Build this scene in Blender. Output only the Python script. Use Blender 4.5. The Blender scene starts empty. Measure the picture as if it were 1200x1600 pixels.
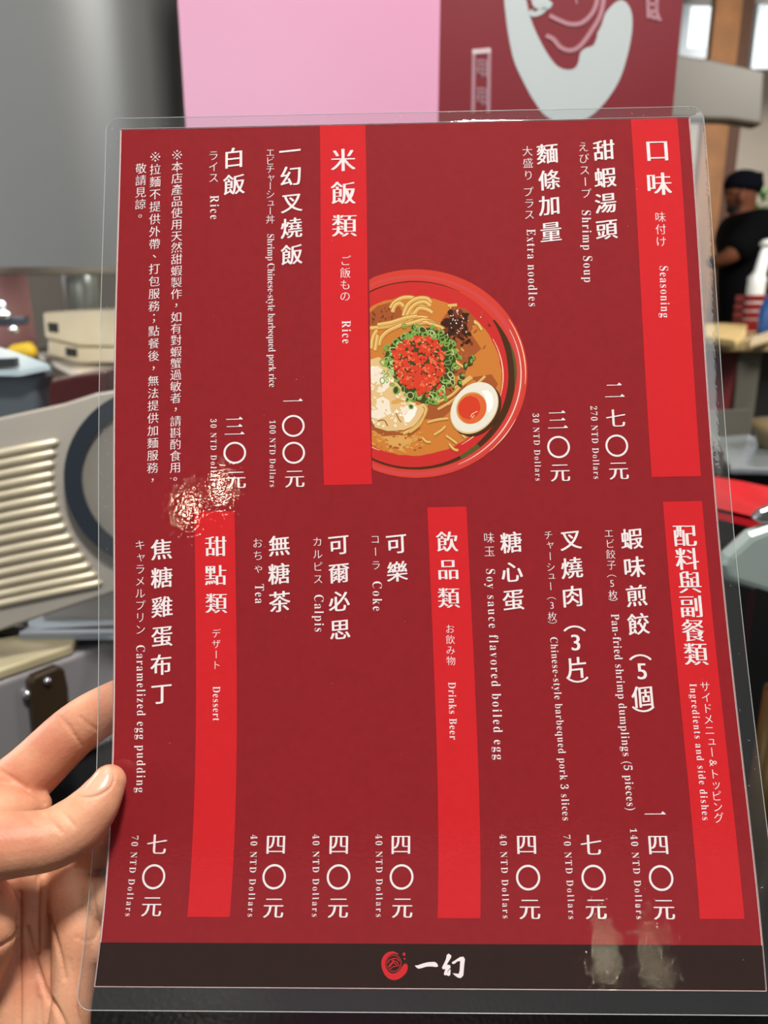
import bpy, bmesh, math, random
import numpy as np
from mathutils import Vector, Matrix
from mathutils.bvhtree import BVHTree

scene = bpy.context.scene
COL = scene.collection
R = math.radians

# ------------------------------------------------------------------ camera
F = 1202.0                       # focal length in pixels of the 1200 x 1600 frame
CAM_Z, PITCH = 1.25, R(16.0)
cam_data = bpy.data.cameras.new('camera')
cam = bpy.data.objects.new('camera', cam_data)
COL.objects.link(cam)
cam_data.sensor_fit = 'VERTICAL'
cam_data.sensor_height = 36.0
cam_data.sensor_width = 27.0
cam_data.lens = F / 1600.0 * 36.0
cam_data.clip_start = 0.01
cam_data.dof.use_dof = True
cam_data.dof.focus_distance = 0.262
cam_data.dof.aperture_fstop = cam_data.lens / 2.1
cam.location = (0, 0, CAM_Z)
cam.rotation_euler = (R(90) - PITCH, 0, 0)
scene.camera = cam
CM = np.array(Matrix.LocRotScale(Vector(cam.location), cam.rotation_euler.to_quaternion(), None))

# ------------------------------------------------------------------ world, light, exposure
world = bpy.data.worlds.new('world')
scene.world = world
world.use_nodes = True
wbg = world.node_tree.nodes['Background']
wbg.inputs[0].default_value = (0.93, 0.97, 1.0, 1)
wbg.inputs[1].default_value = 0.24

def area_light(name, loc, target, size, power, colour=(1, 1, 1), size_y=None):
    d = bpy.data.lights.new(name, 'AREA')
    d.energy = power
    d.color = colour
    d.size = size
    if size_y:
        d.shape = 'RECTANGLE'
        d.size_y = size_y
    o = bpy.data.objects.new(name, d)
    COL.objects.link(o)
    o.location = loc
    o.rotation_euler = (Vector(target) - Vector(loc)).to_track_quat('-Z', 'Y').to_euler()
    return o

area_light('overhead_lamp', (0.24, -0.18, 2.9), (0.0, 0.25, 1.15), 0.26, 47, (1.0, 0.95, 0.88))
area_light('left_fill_light', (-2.6, -1.0, 1.9), (0, 0.4, 1.2), 1.4, 19, (0.9, 0.95, 1.0))  # soft fill added for the page; no window stands there
area_light('kitchen_lamp', (-0.4, 0.75, 2.75), (-0.4, 1.1, 1.0), 0.8, 9, (1.0, 0.96, 0.9))
area_light('side_fill_light', (-2.9, 1.9, 1.7), (-0.8, 1.7, 1.1), 1.2, 34, (0.95, 0.97, 1.0))  # added to brighten the boxes on the back counter, not a window
area_light('hall_fill_light', (2.0, 1.2, 2.7), (1.9, 3.6, 1.2), 0.9, 95, (1.0, 0.95, 0.88))  # added fill, set in front of the far right things to brighten them

area_light('rear_wall_fill', (2.4, 4.9, 2.8), (2.4, 6.5, 1.2), 0.8, 34, (1.0, 0.96, 0.9))  # unseen light added to brighten the wall behind the cook
area_light('margin_glare_light', (1.2, -0.86, 2.52), (0.11, 0.3, 1.25), 0.4, 7, (0.95, 0.98, 1.0), 0.9)  # added so that the right plastic margin shows a pale glare
HOOD_FILL = area_light('under_hood_fill', (-0.62, 1.42, 1.272), (-0.62, 1.5, 0.9), 0.3, 1.6, (1.0, 0.95, 0.86))  # fill added below the hood to brighten the cutting board

vs = scene.view_settings
vs.view_transform = 'Standard'
vs.look = 'None'
vs.gamma = 1.0
vs.use_curve_mapping = False
vs.exposure = 0.0
scene.cycles.use_adaptive_sampling = False
scene.cycles.max_bounces = 10
scene.cycles.transparent_max_bounces = 24
scene.cycles.sample_clamp_indirect = 8.0
scene.cycles.caustics_reflective = False
scene.cycles.caustics_refractive = False

# ------------------------------------------------------------------ helpers
def s2l(c):
    c = c / 255.0
    return c / 12.92 if c <= 0.04045 else ((c + 0.055) / 1.055) ** 2.4

def lin(rgb):
    return tuple(s2l(c) for c in rgb) + (1.0,)

MATS = {}
def mat(name, rgb, rough=0.5, metal=0.0, spec=0.5, noise=0.0, nscale=20.0, bump=0.0, bscale=200.0, emit=0.0):
    if name in MATS:
        return MATS[name]
    m = bpy.data.materials.new(name)
    m.use_nodes = True
    nt = m.node_tree
    b = nt.nodes['Principled BSDF']
    b.inputs['Roughness'].default_value = rough
    b.inputs['Metallic'].default_value = metal
    b.inputs['Specular IOR Level'].default_value = spec
    c = lin(rgb)
    b.inputs['Base Color'].default_value = c
    if noise > 0 or bump > 0:
        tc = nt.nodes.new('ShaderNodeTexCoord')
    if noise > 0:
        n = nt.nodes.new('ShaderNodeTexNoise')
        n.inputs['Scale'].default_value = nscale
        n.inputs['Detail'].default_value = 4
        nt.links.new(tc.outputs['Object'], n.inputs['Vector'])
        r = nt.nodes.new('ShaderNodeValToRGB')
        r.color_ramp.elements[0].position = 0.3
        r.color_ramp.elements[1].position = 0.7
        r.color_ramp.elements[0].color = tuple(x * (1 - noise) for x in c[:3]) + (1,)
        r.color_ramp.elements[1].color = tuple(min(1, x * (1 + noise)) for x in c[:3]) + (1,)
        nt.links.new(n.outputs['Fac'], r.inputs['Fac'])
        nt.links.new(r.outputs['Color'], b.inputs['Base Color'])
    if bump > 0:
        n2 = nt.nodes.new('ShaderNodeTexNoise')
        n2.inputs['Scale'].default_value = bscale
        n2.inputs['Detail'].default_value = 3
        nt.links.new(tc.outputs['Object'], n2.inputs['Vector'])
        bp = nt.nodes.new('ShaderNodeBump')
        bp.inputs['Strength'].default_value = bump
        bp.inputs['Distance'].default_value = 0.002
        nt.links.new(n2.outputs['Fac'], bp.inputs['Height'])
        nt.links.new(bp.outputs['Normal'], b.inputs['Normal'])
    if emit > 0:
        b.inputs['Emission Color'].default_value = c
        b.inputs['Emission Strength'].default_value = emit
    MATS[name] = m
    return m

def tag(o, label=None, cat=None, group=None, kind=None):
    if label: o['label'] = label
    if cat: o['category'] = cat
    if group: o['group'] = group
    if kind: o['kind'] = kind
    return o

def link_mesh(name, verts, faces, mats, parent=None, midx=None, smooth=False):
    me = bpy.data.meshes.new(name)
    me.from_pydata([tuple(v) for v in verts], [], [tuple(f) for f in faces])
    if not isinstance(mats, (list, tuple)):
        mats = [mats]
    for m in mats:
        me.materials.append(m)
    if midx is not None:
        me.polygons.foreach_set('material_index', np.asarray(midx, dtype=np.int32))
    if smooth:
        me.polygons.foreach_set('use_smooth', np.ones(len(me.polygons), dtype=bool))
    me.update()
    o = bpy.data.objects.new(name, me)
    COL.objects.link(o)
    if parent is not None:
        o.parent = parent
        o.matrix_parent_inverse = Matrix.Translation(parent.location).inverted()
    return o

def empty(name, loc, label, cat, group=None):
    o = bpy.data.objects.new(name, None)
    o.empty_display_size = 0.02
    COL.objects.link(o)
    o.location = loc
    tag(o, label, cat, group)
    return o

def cam2w(p):                      # camera-space points (N,3) to the world
    p = np.asarray(p, dtype=float)
    return p @ CM[:3, :3].T + CM[:3, 3]

def ray(px, py):                   # world direction of a sight line
    d = np.array([(px - 600) / F, (800 - py) / F, -1.0])
    return CM[:3, :3] @ d

def at(px, py, Y):                 # the point at distance Y (world y) on a sight line
    d = ray(px, py)
    return CM[:3, 3] + d * (Y / d[1])

def atz(px, py, z):
    d = ray(px, py)
    return CM[:3, 3] + d * ((z - CAM_Z) / d[2])

def onplane(px, py, p0, n):
    d = ray(px, py)
    o = CM[:3, 3]
    return o + d * (np.dot(np.array(p0) - o, n) / np.dot(d, n))

def bevel_obj(o, w=0.004, seg=2):
    md = o.modifiers.new('bevel', 'BEVEL')
    md.width = w
    md.segments = seg
    md.limit_method = 'ANGLE'
    md.angle_limit = R(40)
    return o

def box(name, lo, hi, m, parent=None, bev=0.0, rotz=0.0):
    x0, y0, z0 = lo
    x1, y1, z1 = hi
    v = np.array([(x0, y0, z0), (x1, y0, z0), (x1, y1, z0), (x0, y1, z0),
                  (x0, y0, z1), (x1, y0, z1), (x1, y1, z1), (x0, y1, z1)], dtype=float)
    if rotz:
        c = v.mean(0); c[2] = 0
        a = np.array([[math.cos(rotz), -math.sin(rotz), 0], [math.sin(rotz), math.cos(rotz), 0], [0, 0, 1]])
        v = (v - c) @ a.T + c
    f = [(0, 3, 2, 1), (4, 5, 6, 7), (0, 1, 5, 4), (1, 2, 6, 5), (2, 3, 7, 6), (3, 0, 4, 7)]
    o = link_mesh(name, v, f, m, parent)
    if bev:
        bevel_obj(o, bev, 3)
    return o

def prism(name, front, vec, m, parent=None, bev=0.0):   # polygon of world points extruded along vec
    front = [np.array(p) for p in front]
    n = len(front)
    v = front + [p + np.array(vec) for p in front]
    f = [tuple(range(n)), tuple(reversed(range(n, 2 * n)))]
    for i in range(n):
        j = (i + 1) % n
        f.append((i, n + i, n + j, j))
    o = link_mesh(name, v, f, m, parent)
    bm = bmesh.new(); bm.from_mesh(o.data)
    bmesh.ops.recalc_face_normals(bm, faces=bm.faces)
    bm.to_mesh(o.data); bm.free()
    if bev:
        bevel_obj(o, bev, 3)
    return o

def slab(name, pts, Y, depth, m, parent=None, bev=0.0):   # pts: outline seen from the seat, at distance Y
    return prism(name, [at(x, y, Y) for x, y in pts], (0, depth, 0), m, parent, bev)

def tube_data(path, radii, seg=12, caps=True):
    path = [np.array(p, dtype=float) for p in path]
    n = len(path)
    V, Fc = [], []
    up = np.array([0.13, 0.21, 0.97])
    for i in range(n):
        t = path[min(i + 1, n - 1)] - path[max(i - 1, 0)]
        t /= np.linalg.norm(t) + 1e-12
        a = np.cross(t, up); a /= np.linalg.norm(a) + 1e-12
        b = np.cross(t, a)
        for k in range(seg):
            th = 2 * math.pi * k / seg
            V.append(path[i] + radii[i] * (math.cos(th) * a + math.sin(th) * b))
    for i in range(n - 1):
        for k in range(seg):
            k2 = (k + 1) % seg
            Fc.append((i * seg + k, i * seg + k2, (i + 1) * seg + k2, (i + 1) * seg + k))
    if caps:
        Fc.append(tuple(reversed(range(seg))))
        Fc.append(tuple(range((n - 1) * seg, n * seg)))
    return V, Fc

def tube(name, path, radii, m, parent=None, seg=12):
    if not isinstance(radii, (list, tuple)):
        radii = [radii] * len(path)
    V, Fc = tube_data(path, radii, seg)
    return link_mesh(name, V, Fc, m, parent, smooth=True)

def merge(parts):
    V, Fc = [], []
    for v, f in parts:
        o = len(V)
        V += list(v)
        Fc += [tuple(i + o for i in q) for q in f]
    return V, Fc

def sphere_data(c, r, seg=16, rings=10):
    if not isinstance(r, (tuple, list)):
        r = (r, r, r)
    V, Fc = [], []
    for i in range(1, rings):
        ph = math.pi * i / rings
        for k in range(seg):
            th = 2 * math.pi * k / seg
            V.append((c[0] + r[0] * math.sin(ph) * math.cos(th), c[1] + r[1] * math.sin(ph) * math.sin(th), c[2] + r[2] * math.cos(ph)))
    top = len(V); V.append((c[0], c[1], c[2] + r[2]))
    bot = len(V); V.append((c[0], c[1], c[2] - r[2]))
    for i in range(rings - 2):
        for k in range(seg):
            k2 = (k + 1) % seg
            Fc.append((i * seg + k, (i + 1) * seg + k, (i + 1) * seg + k2, i * seg + k2))
    for k in range(seg):
        k2 = (k + 1) % seg
        Fc.append((top, k, k2))
        Fc.append((bot, (rings - 2) * seg + k2, (rings - 2) * seg + k))
    return V, Fc

# ------------------------------------------------------------------ the menu sheet: an A4 page that curls a little
PW, PH = 210.0, 297.0                                   # mm
Lt = np.array([(203, 189), (300, 185.5), (440, 182.4), (640, 179), (800, 178.3), (960, 177.6), (1100, 177.6), (1180, 177), (1240, 175.3),
               (1337, 169.5), (1402, 163.3), (1471, 155.6), (1541, 149)], float)
Rt = np.array([(183, 1077), (300, 1085), (440, 1094.5), (460, 1096), (680, 1111), (760, 1115.5), (800, 1119.5), (940, 1132.5),
               (1160, 1156), (1300, 1173), (1440, 1188), (1546, 1196)], float)
Mt = np.array([(193, -.0225), (450, -.024), (755, -.0245), (790, -.023), (1100, -.009), (1435, .004), (1474, .004), (1544, .006)], float)
nrm = lambda y: (np.asarray(y, float) - 870.0) / 680.0
cL = np.polyfit(nrm(Lt[:, 0]), Lt[:, 1], 5)
cR = np.polyfit(nrm(Rt[:, 0]), Rt[:, 1], 4)
cM = np.polyfit(nrm(Mt[:, 0]), Mt[:, 1], 3)
slope = lambda yc: np.polyval(cM, nrm(yc))
def ends(yc):
    yc = np.asarray(yc, float)
    m = slope(yc)
    xl, xr = 178 + 0 * yc, 1120 + 0 * yc
    for _ in range(4):
        xl = np.polyval(cL, nrm(yc + m * (xl - 640)))
        xr = np.polyval(cR, nrm(yc + m * (xr - 640)))
    return xl, xr, m
YC0, YC1 = 192.9, 1544.0
_yy = np.linspace(YC0 - 45, YC1 + 55, 1600)
_xl, _xr, _ = ends(_yy)
cZ = np.polyfit(nrm(_yy[60:-60]), (F * PW / 1000.0 / np.hypot(_xr - _xl, 0))[60:-60], 2)
depth = lambda yc: np.polyval(cZ, nrm(yc))
_z = depth(_yy)
_Y = (800 - _yy) / F * _z
_s = np.concatenate([[0], np.cumsum(np.hypot(np.diff(_Y), np.diff(_z)))])
_s0, _s1 = np.interp(YC0, _yy, _s), np.interp(YC1, _yy, _s)
_v = (_s - _s0) / (_s1 - _s0) * PH
K = lambda yc: -0.045 * np.clip((np.asarray(yc) - 800) / 630.0, 0, 1.2) ** 1.5

def pix(u, v):
    u = np.asarray(u, float); v = np.asarray(v, float)
    yc = np.interp(v, _v, _yy)
    xl, xr, m = ends(yc)
    t = u / PW
    tt = t + K(yc) * t * (1 - t)
    x = xl + (xr - xl) * tt
    return x, yc + m * (x - 640), yc

def sheet0(u, v):
    x, y, yc = pix(u, v)
    z = depth(yc)
    return np.stack([(x - 600) / F * z, (800 - y) / F * z, -z], axis=-1)

def sheet(u, v, off=0.0):                               # world point on the page, off mm in front of it
    u = np.asarray(u, float); v = np.asarray(v, float)
    p = sheet0(u, v)
    if np.any(off):
        e = 0.4
        du = sheet0(u + e, v) - sheet0(u - e, v)
        dv = sheet0(u, v + e) - sheet0(u, v - e)
        n = np.cross(dv, du)
        n /= np.linalg.norm(n, axis=-1, keepdims=True)
        n *= np.sign(n[..., 2:3])
        p = p + n * (np.asarray(off) / 1000.0)[..., None] if np.ndim(off) else p + n * (off / 1000.0)
    return cam2w(p)

def uv_of(px, py):                                      # page coordinates of a spot in the photograph
    px = np.asarray(px, float); py = np.asarray(py, float)
    yc = py + 0.0
    for _ in range(8):
        yc = py - slope(yc) * (px - 640)
    xl, xr, _ = ends(yc)
    tt = (px - xl) / (xr - xl)
    t = tt + 0.0
    for _ in range(6):
        t = tt - K(yc) * t * (1 - t)
    return t * PW, np.interp(yc, _yy, _v)

def mm_px(py):                                          # millimetres of page per photograph pixel
    xl, xr, _ = ends(py)
    return PW / float(xr - xl)

def grid_sheet(name, u0, u1, v0, v1, off, m, parent, nu=24, nv=40):
    us = np.linspace(u0, u1, nu + 1); vsn = np.linspace(v0, v1, nv + 1)
    U, Vv = np.meshgrid(us, vsn)
    P = sheet(U.ravel(), Vv.ravel(), off)
    fs = []
    for j in range(nv):
        for i in range(nu):
            a = j * (nu + 1) + i
            fs.append((a, a + nu + 1, a + nu + 2, a + 1))
    return link_mesh(name, P, fs, m, parent, smooth=True)

# -------- print materials (surface colour only)
ink_red = mat('dark_red_print', (147, 34, 40), 0.6, spec=0.06, noise=0.05, nscale=350)
ink_band = mat('bright_red_print', (214, 38, 44), 0.6, spec=0.06, noise=0.03, nscale=350)
ink_foot = mat('dark_brown_print', (48, 30, 26), 0.6, spec=0.06, noise=0.06, nscale=300)
ink_white = mat('white_print', (250, 236, 236), 0.6, spec=0.06)
paper_white = mat('white_paper', (244, 226, 222), 0.6, spec=0.06)

menu = empty('laminated_menu', sheet(105, 297)[()], 'large red laminated menu page with white vertical writing, gripped by the hand', 'menu')
grid_sheet('paper', 0, PW, 0, PH, 0.0, paper_white, menu)
grid_sheet('red_print', 0.28, PW - 0.22, 0.25, PH, 0.05, ink_red, menu)
_, v_foot = uv_of(640, 1474.5)
grid_sheet('footer_band', 0.1, PW - 0.1, float(v_foot), PH, 0.10, ink_foot, menu, 24, 6)['label'] = 'dark brown strip along the bottom of the menu'
def band(p0, p1):
    (a, b), (c, d) = uv_of(*p0), uv_of(*p1)
    return float(a), float(b), float(c), float(d)
bands = [((499, 196), (571, 195), (507, 758), (581, 757)), ((987, 183), (1058.6, 182), (1016, 746), (1094, 744)),
         ((305.7, 799), (368.7, 799), (291, 1432.5), (356.6, 1433)), ((667.7, 792.5), (727, 792), (683.5, 1434.7), (752.5, 1434.7)),
         ((1034, 784), (1096.7, 783), (1095, 1436), (1163, 1435.5))]
for q in bands:
    uvq = [uv_of(*p) for p in q]
    u0 = (uvq[0][0] + uvq[2][0]) / 2; u1 = (uvq[1][0] + uvq[3][0]) / 2
    v0 = max((uvq[0][1] + uvq[1][1]) / 2, 0.28); v1 = (uvq[2][1] + uvq[3][1]) / 2
    if v0 < 3: v0 = 0.28
    grid_sheet('colour_band', u0, u1, v0, v1, 0.12, ink_band, menu, 4, 24)

# -------- lettering
def mathbold(c):
    if 'A' <= c <= 'Z': return chr(0x1D400 + ord(c) - 65)
    if 'a' <= c <= 'z': return chr(0x1D41A + ord(c) - 97)
    if '0' <= c <= '9': return chr(0x1D7CE + ord(c) - 48)
    return c

TEXTS = []                                              # (kind, name, style, text, points, em)
def cjk(name, style, s, p0, p1, em):                    # a vertical column, first and last centre
    n = len(s)
    pts = [(p0[0] + (p1[0] - p0[0]) * i / max(n - 1, 1), p0[1] + (p1[1] - p0[1]) * i / max(n - 1, 1)) for i in range(n)]
    TEXTS.append(('c', name, style, s, pts, em))
def cjkp(name, style, s, pts, em):
    TEXTS.append(('c', name, style, s, pts, em))
def latin(name, s, p0, p1, em):                         # baseline start and end, reading downwards
    TEXTS.append(('l', name, 'serif', s, (p0, p1), em))

H, S, E_, I, P_ = 'heading', 'subheading', 'english_heading', 'item_name', 'price'
cjk(H, 'song', '口味', (1026.5, 235), (1029.5, 287.5), 41)
cjk(S, 'mincho', '味付け', (1031.6, 339.4), (1032.8, 377.5), 19)
latin(E_, 'Seasoning', (1030.3, 415), (1033, 497), 19.5)
cjkp(H, 'song', '米飯類', [(536.2, 250.4), (536.7, 301.7), (538, 352.7)], 40)
cjkp(S, 'mincho', 'ご飯もの', [(540, 407.5), (539.6, 426.5), (539.4, 445), (539.2, 463)], 19)
latin(E_, 'Rice', (534.3, 501), (535, 537.5), 20)
cjkp(H, 'song', '配料與副餐類', [(1069.3, 836.7), (1073.3, 873.3), (1077.3, 909.5), (1079.5, 947.3), (1082.8, 985), (1086.7, 1021.7)], 37.5)
cjk(S, 'mincho', 'サイドメニュー＆トッピング', (1101.3, 1072.5), (1122.8, 1277.5), 17.5)
latin(E_, 'Ingredients and side dishes', (1077, 1068), (1097.5, 1282), 16)
cjkp(H, 'song', '飲品類', [(698.5, 846.4), (700, 889.6), (701, 934)], 35)
cjk(S, 'mincho', 'お飲み物', (703, 982.6), (704.5, 1032.4), 16)
latin(E_, 'Drinks Beer', (700.3, 1065.4), (702.8, 1155.6), 17)
cjkp(H, 'song', '甜點類', [(337.4, 853.6), (337, 898.6), (338, 942.4)], 35)
cjk(S, 'mincho', 'デザート', (338, 989.5), (338, 1039), 16)
latin(E_, 'Dessert', (332.8, 1072), (332.8, 1126.6), 17)

cjkp(I, 'kai', '甜蝦湯頭', [(943.4, 235), (945.3, 277.6), (946, 317.5), (947.6, 358.6)], 38)
cjk('japanese_name', 'mincho', 'えびスープ', (911, 229.6), (915.5, 302.5), 18.5)
latin('english_name', 'Shrimp Soup', (908.8, 328), (912.3, 442), 20.5)
cjkp(P_, 'price', '二七〇元', [(960, 610.4), (962, 653.6), (963.5, 696.5), (966.5, 735)], 36)
latin('english_price', '270 NTD Dollars', (922.3, 634.4), (927.6, 749), 14.5)
cjkp(I, 'kai', '麵條加量', [(855, 240.4), (858, 281.5), (858.5, 321), (860.6, 362.5)], 38)
cjkp('japanese_name', 'mincho', '大盛りプラス', [(824, 236.5), (824.8, 255), (825.5, 274), (825, 300), (826.8, 318), (827, 335.5)], 18.5)
latin('english_name', 'Extra noodles', (822.8, 358), (826.2, 480), 20)
cjkp(P_, 'price', '三〇元', [(871, 656.6), (872.6, 698.6), (875, 738)], 36)
latin('english_price', '30 NTD Dollars', (832, 646), (836.6, 752), 14)
cjkp(I, 'kai', '一幻叉燒飯', [(453, 236.5), (454.5, 275.5), (456, 316.6), (455.5, 356.5), (456, 398)], 38)
cjk('japanese_name', 'mincho', 'エビチャーシュー丼', (422.4, 238.6), (422.4, 343), 16)
latin('english_name', 'Shrimp Chinese-style barbequed pork rice', (417.8, 365.5), (420.8, 605.6), 16)
cjkp(P_, 'price', '一〇〇元', [(458, 626.6), (458.4, 665.6), (459, 707.6), (460.5, 747.5)], 36)
latin('english_price', '100 NTD Dollars', (421.3, 656.6), (421.8, 761.6), 13.5)
cjkp(I, 'kai', '白飯', [(365.4, 247), (366, 288.4)], 38)
cjk('japanese_name', 'mincho', 'ライス', (333.6, 243.4), (334, 278), 18.5)
latin('english_name', 'Rice', (328.5, 305.5), (328.8, 343.6), 20)
cjkp(P_, 'price', '三〇元', [(366.6, 666.5), (367, 707.6), (369, 749)], 36)
latin('english_price', '30 NTD Dollars', (329, 654.5), (330, 760), 13.5)
cjk('allergy_note', 'kaifine', '※本店產品使用天然甜蝦製作，如有對蝦蟹過敏者，請斟酌食用。', (277, 242.5), (274, 748.5), 18.5)
cjk('service_note', 'kaifine', '※拉麵不提供外帶、打包服務；點餐後，無法提供加麵服務，', (243, 245.5), (238.5, 750.5), 18.5)
cjk('service_note', 'kaifine', '敬請見諒。', (220.5, 263.5), (219.3, 338), 18)

cjkp(I, 'kai', '蝦味煎餃︵5個︶', [(986.7, 841.7), (990.7, 886), (994.3, 930.7), (997.3, 975), (1000, 1027), (1002.7, 1049), (1004, 1088.3), (1005, 1108)], 38)
cjkp('japanese_name', 'mincho', 'エビ餃子︵5枚︶', [(951, 833.3), (953, 849.5), (954, 866), (955, 882.7), (955.4, 900), (956, 911.7), (957.7, 929.3), (958, 937)], 16.5)
latin('english_name', 'Pan-fried shrimp dumplings (5 pieces)', (954.3, 959), (979.8, 1267), 18.5)
cjkp(P_, 'price', '一四〇元', [(1023.3, 1271.7), (1028.3, 1319.3), (1032.7, 1371.7), (1037.3, 1420)], 38)
latin('english_price', '140 NTD Dollars', (984, 1294), (994.3, 1436.7), 15)
cjkp(I, 'kai', '叉燒肉︵3片︶', [(891.7, 843.3), (893.3, 887.3), (894.3, 931.7), (897.3, 982), (899.3, 1004), (901, 1043.3), (902, 1062)], 38)
cjkp('japanese_name', 'mincho', 'チャーシュー︵3枚︶', [(856.7, 836), (858.3, 851), (859.5, 869), (860.3, 886), (860.6, 899.5), (860.3, 916), (861.4, 935), (862.3, 946), (862.7, 963.3), (863, 972.5)], 16)
latin('english_name', 'Chinese-style barbequed pork 3 slices', (859.3, 995), (879, 1282.7), 17)
cjkp(P_, 'price', '七〇元', [(923.3, 1320), (927.3, 1371), (931, 1419.3)], 38)
latin('english_price', '70 NTD Dollars', (880, 1304), (888.3, 1436.7), 15)
cjkp(I, 'kai', '糖心蛋', [(798.4, 847.6), (799.6, 893.5), (802, 937)], 38)
cjk('japanese_name', 'mincho', '味玉', (764, 840.4), (764.7, 861.4), 19)
latin('english_name', 'Soy sauce flavored boiled egg', (759.3, 888), (772.8, 1187.4), 20.5)
cjkp(P_, 'price', '四〇元', [(822.7, 1319), (825, 1371), (827.7, 1419.5)], 38)
latin('english_price', '40 NTD Dollars', (780.4, 1303.5), (785.5, 1435.5), 15)
cjkp(I, 'kai', '可樂', [(619, 849.4), (620.5, 893)], 37)
cjkp('japanese_name', 'mincho', 'コーラ', [(586, 842.5), (586.8, 862), (587.5, 883)], 17)
latin('english_name', 'Coke', (582.2, 907.6), (582.8, 955), 21)
cjkp(P_, 'price', '四〇元', [(626.5, 1319), (627.4, 1370), (628.6, 1417.5)], 38)
latin('english_price', '40 NTD Dollars', (586.6, 1303.5), (587.5, 1433.4), 15)
cjkp(I, 'kai', '可爾必思', [(529, 851), (529.6, 895), (530, 939.4), (531.4, 983.5)], 37)
cjk('japanese_name', 'mincho', 'カルピス', (496, 846.4), (497, 904.6), 17.5)
latin('english_name', 'Calpis', (491.2, 928.6), (492, 988), 21)
cjkp(P_, 'price', '四〇元', [(529.6, 1319), (529, 1370), (528.4, 1417.5)], 38)
latin('english_price', '40 NTD Dollars', (488.5, 1303.5), (487.6, 1433), 15)
cjkp(I, 'kai', '無糖茶', [(436.4, 852.4), (436, 896.5), (437, 940)], 38)
cjk('japanese_name', 'mincho', 'おちゃ', (402.5, 848.5), (404, 887.5), 18)
latin('english_name', 'Tea', (398.6, 912.4), (398.8, 943.6), 20.5)
cjkp(P_, 'price', '四〇元', [(431.3, 1318.8), (428.5, 1369.7), (427.6, 1417.5)], 38)
latin('english_price', '40 NTD Dollars', (392, 1304), (386.9, 1433), 15)
cjkp(I, 'kai', '焦糖雞蛋布丁', [(252.5, 858.4), (253, 902.5), (253.4, 948), (253.4, 994), (252, 1038.4), (252.5, 1083.4)], 38)
cjk('japanese_name', 'mincho', 'キャラメルプリン', (219, 851.5), (219.5, 983.5), 18.5)
latin('english_name', 'Caramelized egg pudding', (213.2, 1007.5), (213.2, 1238.7), 20)
cjkp(P_, 'price', '七〇元', [(245.6, 1319), (240.4, 1369.7), (237.3, 1415.4)], 38)
latin('english_price', '70 NTD Dollars', (206.5, 1305), (195.7, 1432), 15)

STYLE = {   # curve offset, sideways thickening copies, slant of level strokes, width
    'song': (-0.013, (-.034, -.017, 0, .017, .034), 0.0, 1.0),
    'price': (-0.013, (-.03, -.012, .006, .024), 0.0, 1.0),
    'mincho': (-0.013, (-.006, .006), 0.0, 0.98),
    'kai': (0.0, (-.018, .0, .018), 0.085, 1.0),
    'kaifine': (-0.008, (-.008, .008), 0.07, 1.0),
    'serif': (-0.011, (0,), 0.0, 0.86),
}
need = set()
for k, nm, st, s, pts, em in TEXTS:
    for c in s:
        if c not in ' 〇※':
            need.add((st, c))
tmp = {}
def text_obj(body, off):
    c = bpy.data.curves.new('glyph', 'FONT')
    c.body = body
    c.offset = off
    c.resolution_u = 3
    o = bpy.data.objects.new('glyph', c)
    COL.objects.link(o)
    return o
def glyph_char(st, c):
    if st == 'serif': return mathbold(c)
    if c == '＆': return '&'
    return c
for st, c in sorted(need):
    tmp[(st, c)] = text_obj(glyph_char(st, c), STYLE[st][0])
    if st == 'serif':
        tmp[('adv', c)] = text_obj(mathbold('H') + mathbold(c) + mathbold('H'), 0)
tmp[('adv', '')] = text_obj(mathbold('H') * 2, 0)
bpy.context.view_layer.update()
dg = bpy.context.evaluated_depsgraph_get()
GL, ADV = {}, {}
for key, o in tmp.items():
    me = o.evaluated_get(dg).to_mesh()
    co = np.zeros(len(me.vertices) * 3)
    me.vertices.foreach_get('co', co)
    co = co.reshape(-1, 3)[:, :2]
    if key[0] == 'adv':
        ADV[key[1]] = co[:, 0].max() - co[:, 0].min()
    else:
        GL[key] = (co.copy(), [tuple(p.vertices) for p in me.polygons])
    o.evaluated_get(dg).to_mesh_clear()
for o in tmp.values():
    c = o.data
    bpy.data.objects.remove(o)
    bpy.data.curves.remove(c)
base_adv = ADV.pop('')
ADV = {k: v - base_adv for k, v in ADV.items()}
ADV[' '] = 0.25

def ring_glyph(r=0.49, w=0.085, n=48):
    a = np.linspace(0, 2 * math.pi, n, endpoint=False)
    o = np.stack([r * np.cos(a), r * np.sin(a)], 1)
    i = np.stack([(r - w) * np.cos(a), (r - w) * np.sin(a)], 1)
    return np.vstack([o, i]), [(k, (k + 1) % n, n + (k + 1) % n, n + k) for k in range(n)]

def kome():                                              # the note mark: a cross with four dots
    out = []
    for a in (R(45), R(-45)):
        d = np.array([math.cos(a), math.sin(a)]); n = np.array([-d[1], d[0]]) * .026
        out.append((np.array([d * .42 + n, d * .42 - n, -d * .42 - n, -d * .42 + n]), [(0, 1, 2, 3)]))
    t = np.linspace(0, 2 * math.pi, 12, endpoint=False)
    for c in ((0, .34), (0, -.34), (.34, 0), (-.34, 0)):
        out.append((np.stack([c[0] + .075 * np.cos(t), c[1] + .075 * np.sin(t)], 1), [tuple(range(12))]))
    return out

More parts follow.
